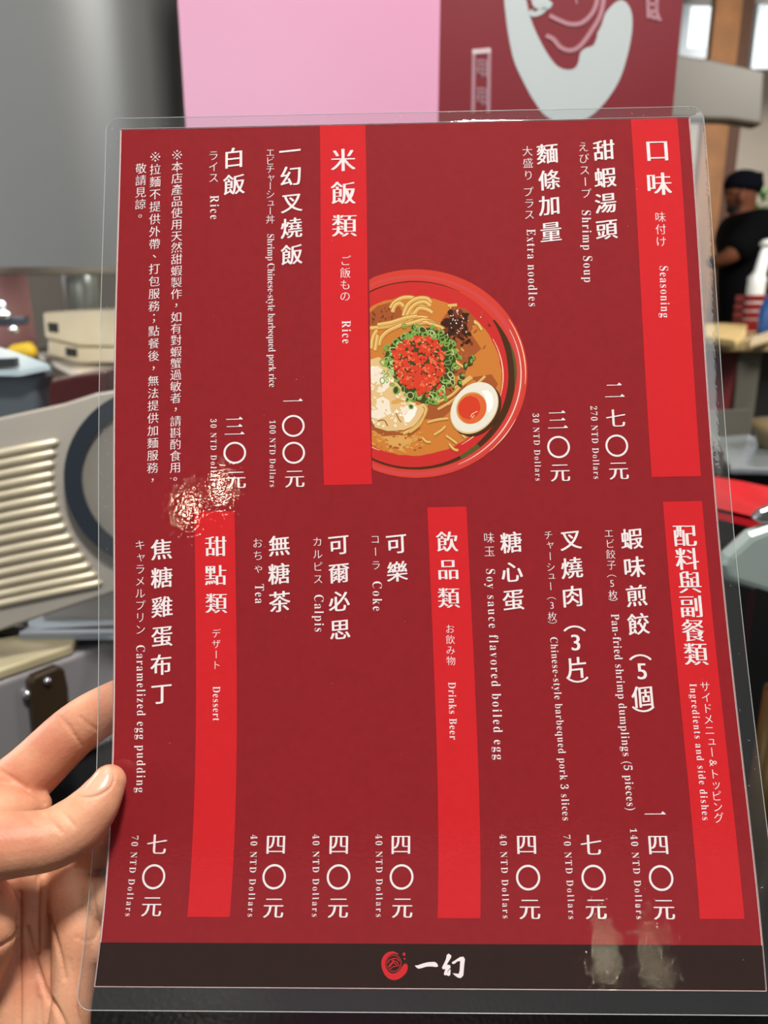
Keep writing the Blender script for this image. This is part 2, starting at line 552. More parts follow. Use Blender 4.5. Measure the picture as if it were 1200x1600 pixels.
def cjk_glyph(st, c):
    if c == '※':
        return kome()
    if st == 'price' and c in '一二三':                   # level strokes that end in a small triangle
        rows = {'一': ((0, .47),), '二': ((.27, .36), (-.3, .47)), '三': ((.36, .4), (0, .38), (-.38, .48))}[c]
        return [(np.array([(-w, y - .018), (w, y - .018), (w - .02, y + .03), (w - .13, y + .12), (w - .2, y + .018), (-w, y + .018)]), [tuple(range(6))]) for y, w in rows]
    if c == '〇':
        return [ring_glyph()]
    co, fs = GL[(st, c)]
    off, smear, slant, wid = STYLE[st]
    lo, hi = co.min(0), co.max(0)
    if c in '︵︶':
        ctr = (lo + hi) / 2
    else:
        w = 1.0
        ctr = np.array([0.5, 0.38])
        if c in '53': ctr = (lo + hi) / 2
    p = co - ctr
    if c == 'ー':                                       # long mark stands upright in a column
        p = (co - (lo + hi) / 2) @ np.array([[0, -1.0], [-1.0, 0]])
    if c == '＆':
        p = (co - (lo + hi) / 2) @ np.array([[0, -1.0], [1.0, 0]])
    if c in 'ャュッ':
        p = p + np.array([0.08, 0.06])
    if c in '，。、；' and st != 'x':
        p = (co - (lo + hi) / 2)
    p = p * np.array([wid, 1.0])
    if slant and c not in '︵︶53':
        p = np.stack([p[:, 0], p[:, 1] + slant * p[:, 0]], 1)
    return [(p + np.array([dx, 0]), fs) for dx in smear]

for k, nm, st, s, pts, em in TEXTS:
    UV, FS, LZ = [], [], []
    off = 0
    if k == 'c':
        for c, (px, py) in zip(s, pts):
            u, v = uv_of(px, py)
            sc = em * mm_px(py) * {'kai': 0.92, 'mincho': 0.96, 'price': 1.0 if c == '〇' else 0.9}.get(st, 1.0)
            for li, (co, fs) in enumerate(cjk_glyph(st, c)):
                LZ.append(np.full(len(co), 0.17 + 0.02 * min(li, 4)))
                UV.append(np.stack([u + co[:, 0] * sc, v - co[:, 1] * sc], 1))
                FS += [tuple(i + off for i in f) for f in fs]
                off += len(co)
    else:
        a = np.array(uv_of(*pts[0]), float); b = np.array(uv_of(*pts[1]), float)
        d = b - a
        Ln = np.linalg.norm(d); d /= Ln
        perp = np.array([d[1], -d[0]])
        sc = em * mm_px((pts[0][1] + pts[1][1]) / 2)
        xs = STYLE['serif'][3]
        nat = sum(ADV[c] for c in s) * sc
        if nat * xs > Ln:
            xs = Ln / nat; gap = 0.0
        else:
            gap = (Ln - nat * xs) / max(len(s) - 1, 1)
        x = 0.0
        for c in s:
            if c != ' ':
                co, fs = GL[('serif', c)]
                for li, dy in enumerate((-0.006, 0.006)):
                    UV.append(a + np.outer(x + co[:, 0] * sc * xs, d) + np.outer((co[:, 1] + dy) * sc, perp))
                    LZ.append(np.full(len(co), 0.17 + 0.02 * li))
                    FS += [tuple(i + off for i in f) for f in fs]
                    off += len(co)
            x += ADV[c] * sc * xs + gap
    UV = np.vstack(UV)
    link_mesh(nm + '_text', sheet(UV[:, 0], UV[:, 1], np.concatenate(LZ)), FS, ink_white, menu)

# -------- flat printed artwork: polygons given where they lie on the page
class Print:
    def __init__(self):
        self.P, self.Fc, self.M, self.O, self.mats = [], [], [], [], []
    def _mi(self, m):
        if m not in self.mats: self.mats.append(m)
        return self.mats.index(m)
    def poly(self, pts, m, lay=0.0):
        o = len(self.P)
        self.P += [tuple(p) for p in pts]
        self.O += [lay] * len(pts)
        self.Fc.append(tuple(range(o, o + len(pts))))
        self.M.append(self._mi(m))
    def strip(self, a, b, m, lay=0.0):
        o = len(self.P); n = len(a)
        self.P += [tuple(p) for p in a] + [tuple(p) for p in b]
        self.O += [lay] * (2 * n)
        for i in range(n - 1):
            self.Fc.append((o + i, o + i + 1, o + n + i + 1, o + n + i))
            self.M.append(self._mi(m))
    def line(self, pts, w, m, lay=0.0, w1=None, n=16):
        p = smooth_path(pts, n)
        t = np.gradient(p, axis=0)
        t /= np.linalg.norm(t, axis=1, keepdims=True) + 1e-9
        nn = np.stack([-t[:, 1], t[:, 0]], 1)
        ws = np.linspace(w, w if w1 is None else w1, len(p))[:, None] / 2
        self.strip(p + nn * ws, p - nn * ws, m, lay)
    def ell(self, c, rx, ry, m, lay=0.0, rot=0.0, n=40, wob=0.0, rnd=None, a0=0, a1=2 * math.pi):
        a = np.linspace(a0, a1, n, endpoint=False)
        f = np.ones(n)
        if wob and rnd is not None:
            f = 1 + wob * np.array([rnd.uniform(-1, 1) for _ in range(n)])
        x = rx * np.cos(a) * f; y = ry * np.sin(a) * f
        cr, sr = math.cos(rot), math.sin(rot)
        self.poly(np.stack([c[0] + x * cr - y * sr, c[1] + x * sr + y * cr], 1), m, lay)
    def ring(self, c, rx, ry, w, m, lay=0.0, n=14, rot=0.0, a0=0, a1=2 * math.pi):
        a = np.linspace(a0, a1, n)
        cr, sr = math.cos(rot), math.sin(rot)
        def e(kx, ky):
            x = kx * np.cos(a); y = ky * np.sin(a)
            return np.stack([c[0] + x * cr - y * sr, c[1] + x * sr + y * cr], 1)
        self.strip(e(rx, ry), e(rx - w, ry - w), m, lay)
    def build(self, name, parent, place=None, clip=None):
        P = np.array(self.P, float)
        if clip is not None:
            P[:, 0] = np.maximum(P[:, 0], clip(P[:, 1]))
        if place is None:
            u, v = uv_of(P[:, 0], P[:, 1])
            bm = bmesh.new()                            # cut finely, so that large shapes follow the curl of the page
            vb = [bm.verts.new((a, c, d)) for a, c, d in zip(u, v, self.O)]
            for f, mi in zip(self.Fc, self.M):
                try:
                    bm.faces.new([vb[i] for i in f]).material_index = mi
                except ValueError:
                    pass
            bm.normal_update()
            bmesh.ops.triangulate(bm, faces=bm.faces[:])
            for _ in range(6):
                long_e = [e for e in bm.edges if e.calc_length() > 5.0]
                if not long_e: break
                bmesh.ops.subdivide_edges(bm, edges=long_e, cuts=1)
                bmesh.ops.triangulate(bm, faces=bm.faces[:])
            bm.verts.index_update()
            Q = np.array([tuple(q.co) for q in bm.verts])
            F2 = [tuple(q.index for q in f.verts) for f in bm.faces]
            M2 = [f.material_index for f in bm.faces]
            bm.free()
            return link_mesh(name, sheet(Q[:, 0], Q[:, 1], 0.14 + 0.42 * Q[:, 2]), F2, self.mats, parent, M2)
        else:
            W = place(P, np.array(self.O))
        me_o = link_mesh(name, W, self.Fc, self.mats, parent, self.M)
        bm = bmesh.new(); bm.from_mesh(me_o.data)
        bmesh.ops.triangulate(bm, faces=[f for f in bm.faces if len(f.verts) > 4])
        bm.to_mesh(me_o.data); bm.free()
        return me_o

def smooth_path(pts, n=16):
    p = np.array(pts, float)
    if len(p) < 3:
        t = np.linspace(0, 1, n)[:, None]
        return p[0] * (1 - t) + p[-1] * t
    q = np.vstack([2 * p[0] - p[1], p, 2 * p[-1] - p[-2]])
    out = []
    for i in range(1, len(q) - 2):
        for t in np.linspace(0, 1, n, endpoint=False):
            out.append(0.5 * ((2 * q[i]) + (-q[i - 1] + q[i + 1]) * t + (2 * q[i - 1] - 5 * q[i] + 4 * q[i + 1] - q[i + 2]) * t * t
                              + (-q[i - 1] + 3 * q[i] - 3 * q[i + 1] + q[i + 2]) * t ** 3))
    out.append(q[-2])
    return np.array(out)

pc = lambda n, c: mat('print_' + n, c, 0.6, spec=0.06)
c_rim, c_rim2, c_in = pc('rim_orange', (214, 66, 50), ), pc('rim_pink', (212, 72, 74)), pc('bowl_red', (206, 48, 46))
c_dark, c_green2 = pc('dark_stripe', (76, 44, 24)), pc('stripe_green', (90, 88, 44))
c_hi = pc('cream_highlight', (250, 214, 180))
c_broth, c_broth2, c_broth3 = pc('broth', (208, 126, 54)), pc('broth_dark', (168, 88, 44)), pc('broth_light', (220, 164, 88))
c_nood, c_nood2, c_nood3 = pc('noodle', (222, 172, 90)), pc('noodle_shade', (178, 112, 50)), pc('noodle_light', (240, 204, 134))
c_foam, c_foam2, c_foam3 = pc('foam', (246, 230, 208)), pc('foam_tan', (230, 192, 134)), pc('foam_white', (252, 244, 232))
c_sc, c_sc2, c_sc3 = pc('scallion', (128, 168, 76)), pc('scallion_dark', (64, 72, 34)), pc('scallion_pale', (190, 206, 134))
c_sh, c_sh2, c_sh3, c_sh4 = pc('shrimp_red', (220, 66, 42)), pc('shrimp_orange', (238, 110, 70)), pc('shrimp_dark', (120, 34, 24)), pc('shrimp_pale', (252, 180, 120))
c_black, c_brown = pc('seaweed', (62, 34, 20)), pc('seaweed_brown', (124, 52, 28))
c_egg, c_egg2, c_egg3 = pc('egg_white', (238, 230, 214)), pc('egg_shine', (255, 252, 246)), pc('egg_edge', (226, 196, 140))
c_yolk, c_yolk2, c_yolk3 = pc('yolk_rim', (214, 150, 66)), pc('yolk', (226, 104, 54)), pc('yolk_red', (216, 64, 40))

clipx = lambda y: 577.2 + (y - 440) * 0.0155 - 0.2
pic = Print()
rnd = random.Random(5)
pict = empty('ramen_picture', (0, 0, 0), None, None)
del_keys = [k for k in pict.keys()]
pict.parent = menu
pict.location = menu.location
pict.matrix_parent_inverse = Matrix.Translation(menu.location).inverted()
E1, E2, E3 = (650, 584), (645, 588), (648, 586)
b = Print()
b.ell(E1, 174, 163, c_rim, 0.0, n=96)
b.ell((648, 587), 170, 157, c_rim2, 0.01, n=96)
b.ell((646, 586), 163, 152, c_rim, 0.02, n=96)
b.ell((644, 587), 158, 147, c_in, 0.03, n=96)
def arc(c, rx, ry, a0, a1, ws, m, lay, n=40):
    a = np.radians(np.linspace(a0, a1, n))
    w = np.interp(np.linspace(0, 1, n), np.linspace(0, 1, len(ws)), ws)
    o = np.stack([c[0] + (rx + w / 2) * np.cos(a), c[1] + (ry + w / 2) * np.sin(a)], 1)
    i = np.stack([c[0] + (rx - w / 2) * np.cos(a), c[1] + (ry - w / 2) * np.sin(a)], 1)
    b.strip(o, i, m, lay)
arc(E3, 154, 146, 240, 297, [2, 1.6, 1.8, 1.4, .6], c_dark, 0.04)
arc(E3, 152, 146, -36, 118, [3, 9, 12, 11.5, 11, 9.5, 8, 6, 4.5, 3.8, 3.2, 3], c_dark, 0.04, 70)
arc((650.5, 586), 155, 148, -20, 8, [1, 4, 4, 1], c_green2, 0.05)
arc(E3, 152, 146, 49, 62, [7, 8, 7, 6], c_green2, 0.05)
arc(E1, 171, 160, -32, 6, [.6, 1.5, 1.5, .6], c_hi, 0.05)
arc((649, 585), 165, 154, -27, 66, [.6, 1.4, 1.8, 1.8, 1.8, 1.4, .6], c_hi, 0.05, 60)
arc(E1, 173, 162, 26, 48, [.5, 1.6, .5], c_hi, 0.05)
arc(E1, 173.2, 162.3, 245 - 20, 245, [.5, 1.4, .5], c_hi, 0.05)
b.build('bowl', pict, clip=clipx)
b = Print()
b.ell(E2, 138.5, 124, c_broth, 0.06, n=80, wob=0.008, rnd=rnd)
arc((646, 588), 140, 125, -28, 18, [.5, 1.6, 1.6, .5], c_hi, 0.07)
arc((646, 588), 140, 125, 112, 132, [.5, 1.6, .5], c_hi, 0.07)
arc((646, 588), 141, 126, 40, 58, [.5, 1.4, .5], c_hi, 0.07)
b.poly([(577, 489), (590, 478), (612, 472), (625, 480), (635, 500), (620, 505), (600, 508), (577, 515)], c_broth2, 0.07)
b.poly([(690, 500), (705, 480), (728, 482), (745, 500), (735, 520), (752, 545), (735, 560), (725, 590), (700, 585), (690, 540)], c_broth2, 0.07)
b.poly([(655, 640), (700, 600), (720, 600), (735, 590), (715, 625), (706, 640), (690, 655), (660, 655)], c_broth2, 0.07)
b.poly([(580, 660), (600, 672), (630, 676), (660, 668), (640, 682), (600, 682), (581, 672)], c_broth2, 0.075)
b.poly([(735, 590), (768, 585), (778, 600), (772, 612), (750, 600)], c_broth2, 0.07)
b.poly([(597, 682), (625, 680), (650, 688), (655, 679), (640, 694), (628, 700), (636, 708), (615, 700), (605, 692)], c_broth3, 0.08)
for _ in range(70):
    x, y = rnd.uniform(582, 660), rnd.uniform(672, 705)
    b.ell((x, y), rnd.uniform(1, 4), rnd.uniform(.7, 2), rnd.choice([c_broth3, c_broth3, c_broth2]), 0.085, rnd.uniform(-.6, .6), 7, .3, rnd)
for _ in range(26):
    x, y = rnd.uniform(580, 618), rnd.uniform(482, 505)
    b.ell((x, y), rnd.uniform(.6, 1.4), rnd.uniform(1, 3.2), c_brown, 0.08, rnd.uniform(-.3, .3), 6, .3, rnd)
for _ in range(45):
    x, y = rnd.gauss(722, 17), rnd.gauss(535, 30)
    b.ell((x, y), rnd.uniform(1.5, 5), rnd.uniform(1, 4), rnd.choice([c_broth2, c_brown, c_broth3, c_broth2]), 0.08, rnd.uniform(0, 3), 7, .35, rnd)
b.build('broth', pict, clip=clipx)
b = Print()
def noodle(pts, w=6.0, lay=0.09):
    b.line(pts, w + 1.8, c_nood2, lay)
    b.line(pts, w, c_nood, lay + 0.004)
    p = np.array(pts, float) + np.array([-0.6, -0.9])
    b.line(p, w * 0.3, c_nood3, lay + 0.008)
for i, q in enumerate([
    [(610, 482), (616, 473), (628, 466), (642, 465), (652, 469)], [(613, 488), (617, 478), (625, 474), (631, 479)],
    [(630, 494), (635, 480), (643, 471), (655, 466), (668, 467), (674, 474)], [(634, 497), (642, 482), (652, 474), (664, 472), (673, 478)],
    [(638, 500), (648, 486), (658, 479), (669, 482)], [(646, 492), (655, 482), (668, 484), (676, 489)],
    [(578, 513), (600, 511), (622, 506), (640, 500), (655, 496), (668, 497)], [(590, 508), (612, 504), (634, 497), (652, 494)],
    [(640, 507), (655, 500), (672, 502), (685, 508)], [(592, 540), (596, 528), (606, 518), (622, 510), (640, 503)],
    [(648, 510), (662, 504), (678, 506), (688, 514)], [(580, 545), (582, 530), (587, 519), (590, 517)], [(586, 548), (588, 536), (590, 524)],
    [(632, 508), (650, 503), (660, 500)]]):
    noodle(q, 5.6, 0.09 + 0.013 * i)
for q in [[(668, 505), (690, 512), (694, 520)], [(700, 478), (714, 477)], [(741, 502), (748, 508), (753, 516)]]:
    noodle(q, 4.4, 0.27)
for q in [[(700, 632), (722, 615), (745, 600), (758, 588)], [(682, 630), (705, 618), (722, 602), (738, 590)], [(706, 610), (722, 598), (735, 588)],
          [(684, 640), (704, 628), (724, 612)], [(668, 660), (684, 656), (700, 654)], [(678, 680), (690, 672), (696, 666)], [(660, 684), (666, 690), (673, 691)],
          [(697, 681), (706, 687), (714, 693)], [(702, 694), (709, 702), (716, 704)], [(708, 560), (716, 568), (724, 574)], [(722, 680), (728, 684)]]:
    noodle(q, 3.6, 0.28)
b.build('noodles', pict, clip=clipx)
b = Print()
b.poly([(578, 562), (592, 558), (604, 566), (620, 582), (628, 600), (640, 624), (652, 634), (668, 628), (667, 645), (655, 662), (632, 672), (606, 674), (586, 668), (579, 655)], c_foam2, 0.29)
b.poly([(579, 574), (590, 572), (598, 578), (603, 588), (610, 592), (607, 606), (596, 614), (586, 612), (588, 602), (580, 598)], c_foam, 0.295)
b.poly([(588, 624), (598, 620), (608, 626), (610, 640), (612, 646), (600, 652), (590, 655), (580, 652), (580, 642), (590, 640)], c_foam, 0.295)
b.poly([(631, 651), (640, 640), (648, 634), (652, 638), (648, 650), (640, 660), (632, 660)], c_foam3, 0.30)
b.poly([(626, 640), (640, 630), (650, 630), (640, 640), (630, 650)], c_foam, 0.296)
b.poly([(611, 628), (622, 622), (632, 627), (622, 631), (612, 632)], c_broth3, 0.30)
b.poly([(579, 604), (588, 596), (594, 602), (586, 616), (580, 625)], c_foam2, 0.30)
b.line([(590, 658), (600, 657), (606, 666)], 1.4, c_brown, 0.305)
b.line([(618, 644), (623, 655), (627, 660)], 1.2, c_brown, 0.305)
noodle([(630, 678), (648, 668), (660, 654), (666, 640), (662, 634)], 4.5, 0.31)
noodle([(640, 676), (655, 664), (664, 648)], 3.6, 0.325)
for _ in range(90):
    x, y = rnd.uniform(580, 640), rnd.uniform(566, 668)
    if y < 566 + (x - 590) * 1.2: continue
    b.ell((x, y), rnd.uniform(.8, 3.6), rnd.uniform(.8, 2.6), rnd.choice([c_foam, c_foam2, c_foam3, c_foam]), 0.315, rnd.uniform(0, 3), 7, .35, rnd)
b.build('pork_fat', pict, clip=clipx)
b = Print()
for _ in range(110):
    x, y = rnd.gauss(713, 10), rnd.gauss(512, 11)
    b.ell((x, y), rnd.uniform(2, 6), rnd.uniform(1.5, 5), c_black if rnd.random() < .75 else c_brown, 0.32 + rnd.random() * .01, rnd.uniform(0, 3), 8, .35, rnd)
for _ in range(34):
    x, y = rnd.gauss(712, 14), rnd.gauss(503, 12)
    b.ell((x, y), rnd.uniform(.6, 1.8), rnd.uniform(.5, 1.2), c_egg2 if rnd.random() < .6 else c_hi, 0.335, rnd.uniform(0, 3), 6, .3, rnd)
b.build('seaweed', pict, clip=clipx)
b = Print()
b.poly([(606, 545), (618, 530), (640, 518), (672, 512), (702, 525), (712, 545), (712, 575), (700, 600), (690, 622), (665, 632), (640, 622), (622, 600), (608, 580), (600, 560)], c_sc2, 0.33)
for i in range(150):
    a = rnd.uniform(0, 2 * math.pi)
    if math.sin(a) > .55 and math.cos(a) < -.3 and rnd.random() < .6: continue
    rr = rnd.gauss(1.0, .13)
    x, y = 659 + 50 * rr * math.cos(a), 571 + 52 * rr * math.sin(a)
    rx = rnd.uniform(3.5, 7.5); ry = rx * rnd.uniform(.5, .95)
    rot = rnd.uniform(0, 3.1)
    l = 0.335 + i * 0.0006
    if rnd.random() < .45: b.ell((x, y), rx * .9, ry * .9, c_sc2, l, rot, 12)
    b.ring((x, y), rx, ry, rnd.uniform(1.2, 2.8), c_sc if rnd.random() < .72 else c_sc3, l + .0002, 12, rot)
for q in [(727, 572), (735, 566), (722, 588), (738, 560), (718, 600), (706, 605)]:
    b.ell(q, 6, 3.6, c_sc2, 0.43, rnd.uniform(0, 3), 8, .3, rnd)
    b.ell((q[0] + 1.5, q[1] - 1.5), 4, 2, c_sc, 0.432, rnd.uniform(0, 3), 8, .3, rnd)
b.build('scallions', pict, clip=clipx)
b = Print()
for i in range(560):
    a = rnd.uniform(0, 2 * math.pi); rr = math.sqrt(rnd.random())
    x, y = 655 + 41 * rr * math.cos(a) + rnd.gauss(0, 2), 566 + 40 * rr * math.sin(a) + rnd.gauss(0, 2)
    if i > 480:
        x, y = 668 + rnd.gauss(0, 13), 602 + rnd.gauss(0, 8)
    m = rnd.choices([c_sh, c_sh2, c_sh3, c_sh4], [54, 26, 12, 8])[0]
    k = {c_sh: 1, c_sh2: .75, c_sh3: .55, c_sh4: .42}[m]
    b.ell((x, y), rnd.uniform(2.4, 5) * k, rnd.uniform(1.8, 4) * k, m, 0.44 + i * 0.0002, rnd.uniform(0, 3), 7, .35, rnd)
b.build('shrimp_crumbs', pict, clip=clipx)
b = Print()
b.ell((745, 641), 44.5, 34, c_dark, 0.44, R(-52), 40)
b.ell((741, 638), 44, 33.5, c_egg3, 0.45, R(-52), 40)
b.ell((741, 636.5), 42.6, 32.5, c_egg, 0.46, R(-52), 40)
b.poly([(752, 611), (762, 610), (769, 617), (771, 630), (768, 640), (763, 645), (760, 640), (759, 626), (756, 617)], c_egg2, 0.47)
eg = b.build('egg', pict, clip=clipx)
b = Print()
b.ell((736.5, 638), 25.5, 23, c_yolk, 0.48, R(-60), 32)
b.ell((738, 639), 23.8, 21.5, c_yolk2, 0.485, R(-60), 32)
b.ell((733, 637.5), 18.5, 17, c_yolk3, 0.49, R(-60), 28, .03, rnd)
b.line([(735, 652), (738, 647), (746, 643)], 1.1, c_hi, 0.50)
b.line([(737, 654), (741, 649)], 1.1, c_hi, 0.50)
b.build('egg_yolk', pict, clip=clipx)

# footer emblem and brush characters
c_logo = pc('logo_red', (214, 44, 50))
c_logo2 = pc('logo_dark_red', (150, 44, 44))
ox, oy, sc7 = 580, 1470, 7.5
z7 = lambda q: [(ox + x / sc7, oy + y / sc7) for x, y in q]
b = Print()
outer = smooth_path(z7([(320, 150), (250, 122), (175, 145), (128, 210), (120, 290), (150, 380), (205, 440), (275, 458), (350, 430), (410, 370), (428, 310), (420, 275)]), 6)
inner = smooth_path(z7([(318, 160), (262, 150), (205, 175), (168, 230), (165, 290), (190, 345), (235, 378), (285, 375), (330, 345), (360, 305), (385, 272), (410, 266)]), 6)
b.strip(outer, inner, c_logo, 0.0)
b.ring((ox + 262 / sc7, oy + 262 / sc7), 96 / sc7, 104 / sc7, 2.2, c_logo2, 0.02, 30)
for q in [[(190, 260), (220, 220), (290, 205), (330, 235)], [(200, 300), (250, 250), (300, 280)], [(220, 330), (265, 300), (330, 290)], [(260, 200), (255, 250), (210, 310)], [(240, 230), (300, 245), (320, 280)]]:
    b.line(z7(q), 1.3, c_logo, 0.03, n=6)
b.ell((ox + 385 / sc7, oy + 155 / sc7), 2.3, 2.6, c_logo, 0.03, n=14)
b.ell((ox + 392 / sc7, oy + 208 / sc7), 1.4, 1.4, c_logo, 0.03, n=12)
b.build('emblem', menu)
b = Print()
for q in [[(510, 288), (545, 285), (610, 262), (670, 248), (740, 244), (770, 262), (784, 295), (765, 306), (720, 300), (680, 298), (640, 302), (590, 318), (555, 325), (532, 312)],
          [(885, 165), (905, 148), (938, 170), (935, 195), (905, 245), (885, 275), (925, 285), (930, 310), (895, 355), (890, 370), (915, 340), (930, 330), (926, 400), (905, 412), (880, 398), (862, 405), (850, 385), (868, 330), (838, 330), (828, 312), (850, 270), (875, 215)],
          [(945, 250), (985, 225), (1040, 188), (1080, 184), (1098, 215), (1090, 280), (1083, 360), (1078, 405), (1050, 435), (1015, 430), (980, 405), (955, 378), (990, 382), (1025, 385), (1035, 350), (1040, 290), (1042, 235), (1010, 240), (975, 268), (950, 268)]]:
    b.poly(z7(q), ink_white, 0.02)
b.build('brush_lettering', menu)

# -------- lamination
def film_material(name, haze, bumpv, tint=(0.97, 0.98, 0.985)):
    m = bpy.data.materials.new(name); m.use_nodes = True
    nt = m.node_tree; nt.nodes.clear()
    N = nt.nodes.new
    out = N('ShaderNodeOutputMaterial')
    tr = N('ShaderNodeBsdfTransparent'); tr.inputs[0].default_value = (*tint, 1)
    gl = N('ShaderNodeBsdfGlossy'); gl.inputs['Roughness'].default_value = 0.006
    df = N('ShaderNodeBsdfDiffuse'); df.inputs[0].default_value = (0.8, 0.82, 0.85, 1)
    fr = N('ShaderNodeLayerWeight'); fr.inputs['Blend'].default_value = 0.5
    pw = N('ShaderNodeMath'); pw.operation = 'POWER'; pw.inputs[1].default_value = 5.0
    ml = N('ShaderNodeMath'); ml.operation = 'MULTIPLY_ADD'; ml.inputs[1].default_value = 0.95; ml.inputs[2].default_value = 0.036
    nt.links.new(fr.outputs['Facing'], pw.inputs[0]); nt.links.new(pw.outputs[0], ml.inputs[0])
    tc = N('ShaderNodeTexCoord')
    n1 = N('ShaderNodeTexNoise'); n1.inputs['Scale'].default_value = 800; n1.inputs['Detail'].default_value = 2
    n2 = N('ShaderNodeTexNoise'); n2.inputs['Scale'].default_value = 40; n2.inputs['Detail'].default_value = 1
    nt.links.new(tc.outputs['Object'], n1.inputs['Vector']); nt.links.new(tc.outputs['Object'], n2.inputs['Vector'])
    b1 = N('ShaderNodeBump'); b1.inputs['Strength'].default_value = bumpv; b1.inputs['Distance'].default_value = 0.000022
    b2 = N('ShaderNodeBump'); b2.inputs['Strength'].default_value = bumpv; b2.inputs['Distance'].default_value = 0.0001
    nt.links.new(n2.outputs['Fac'], b2.inputs['Height']); nt.links.new(b2.outputs['Normal'], b1.inputs['Normal'])
    nt.links.new(n1.outputs['Fac'], b1.inputs['Height'])
    nt.links.new(b1.outputs['Normal'], gl.inputs['Normal']); nt.links.new(b1.outputs['Normal'], fr.inputs['Normal'])
    mx = N('ShaderNodeMixShader'); mx.inputs[0].default_value = haze
    nt.links.new(tr.outputs[0], mx.inputs[1]); nt.links.new(df.outputs[0], mx.inputs[2])
    mx2 = N('ShaderNodeMixShader')
    nt.links.new(ml.outputs[0], mx2.inputs[0]); nt.links.new(mx.outputs[0], mx2.inputs[1]); nt.links.new(gl.outputs[0], mx2.inputs[2])
    nt.links.new(mx2.outputs[0], out.inputs[0])
    return m
film_m = film_material('clear_plastic_film', 0.003, 0.9)
margin_m = film_material('sealed_plastic_margin', 0.03, 1.0, (0.9, 0.92, 0.92))
edge_m = mat('cut_plastic_edge', (205, 210, 208), 0.25, spec=0.8)
edge_m.node_tree.nodes['Principled BSDF'].inputs['Alpha'].default_value = 0.55
FU0, FU1, FV0, FV1, FR = -5.4, PW + 5.4, -4.2, PH + 6.9, 5.0
def rrect(u0, u1, v0, v1, r, step=4.0):
    pts = []
    for (cx, cy, a0) in ((u1 - r, v0 + r, -90), (u1 - r, v1 - r, 0), (u0 + r, v1 - r, 90), (u0 + r, v0 + r, 180)):
        for k in range(9):
            a = R(a0 + k * 90 / 8)
            pts.append((cx + r * math.cos(a), cy + r * math.sin(a)))
    out = []
    for i in range(len(pts)):
        p, q = np.array(pts[i]), np.array(pts[(i + 1) % len(pts)])
        n = max(1, int(np.linalg.norm(q - p) / step))
        for k in range(n):
            out.append(p + (q - p) * k / n)
    return np.array(out)
loop = rrect(FU0, FU1, FV0, FV1, FR)
n = len(loop)
c0 = np.array([PW / 2, PH / 2])
# margin strip between the page and the outer cut, inner loop on the page outline
inner_l = np.stack([np.clip(loop[:, 0], 0, PW), np.clip(loop[:, 1], 0, PH)], 1)
Pm = np.vstack([loop, (loop + inner_l) / 2, inner_l])
fs = []
for i in range(n):
    j = (i + 1) % n
    fs += [(i, j, n + j, n + i), (n + i, n + j, 2 * n + j, 2 * n + i)]
o = link_mesh('sealed_margin', sheet(Pm[:, 0], Pm[:, 1], np.concatenate([np.zeros(n), np.full(n, .08), np.full(n, .42)])), fs, margin_m, menu, smooth=True)
o['label'] = 'clear sealed plastic margin around the page'
grid_sheet('plastic_film', 0, PW, 0, PH, 0.42, film_m, menu, 42, 60)
path = sheet(loop[:, 0], loop[:, 1], 0.0)
path = np.vstack([path, path[:1]])
V, Fc = tube_data(path, [0.00013] * len(path), 6, False)
link_mesh('plastic_edge', V, Fc, edge_m, menu, smooth=True)
inl = rrect(-0.12, PW + 0.12, -0.12, PH + 0.12, 0.2)
path = sheet(inl[:, 0], inl[:, 1], 0.2)
path = np.vstack([path, path[:1]])
V, Fc = tube_data(path, [0.00014] * len(path), 6, False)
link_mesh('sealed_seam', V, Fc, mat('seam_plastic', (200, 170, 168), 0.3), menu, smooth=True)
# fine scratches on the plastic
scr = mat('scratch_white', (230, 226, 222), 0.4)
parts = []
rs = random.Random(11)
for _ in range(120):
    side = rs.random()
    if side < .55: u, v = rs.choice([rs.uniform(-5, -.5), rs.uniform(PW + .5, PW + 5)]), rs.uniform(0, PH)
    elif side < .75: u, v = rs.uniform(0, PW), rs.uniform(-4, -.5)
    else: u, v = rs.uniform(2, PW - 2), rs.uniform(2, PH - 2)
    a = rs.uniform(0, 6.3); l = rs.uniform(.1, .9) if side < .75 else rs.uniform(.1, .45)
    p = sheet(np.array([u, u + l * math.cos(a)]), np.array([v, v + l * math.sin(a)]), 0.46)
    parts.append(tube_data(p, [0.00003, 0.00003], 4))
V, Fc = merge(parts)
o = link_mesh('scratches', V, Fc, scr, menu)
o['kind'] = 'stuff'

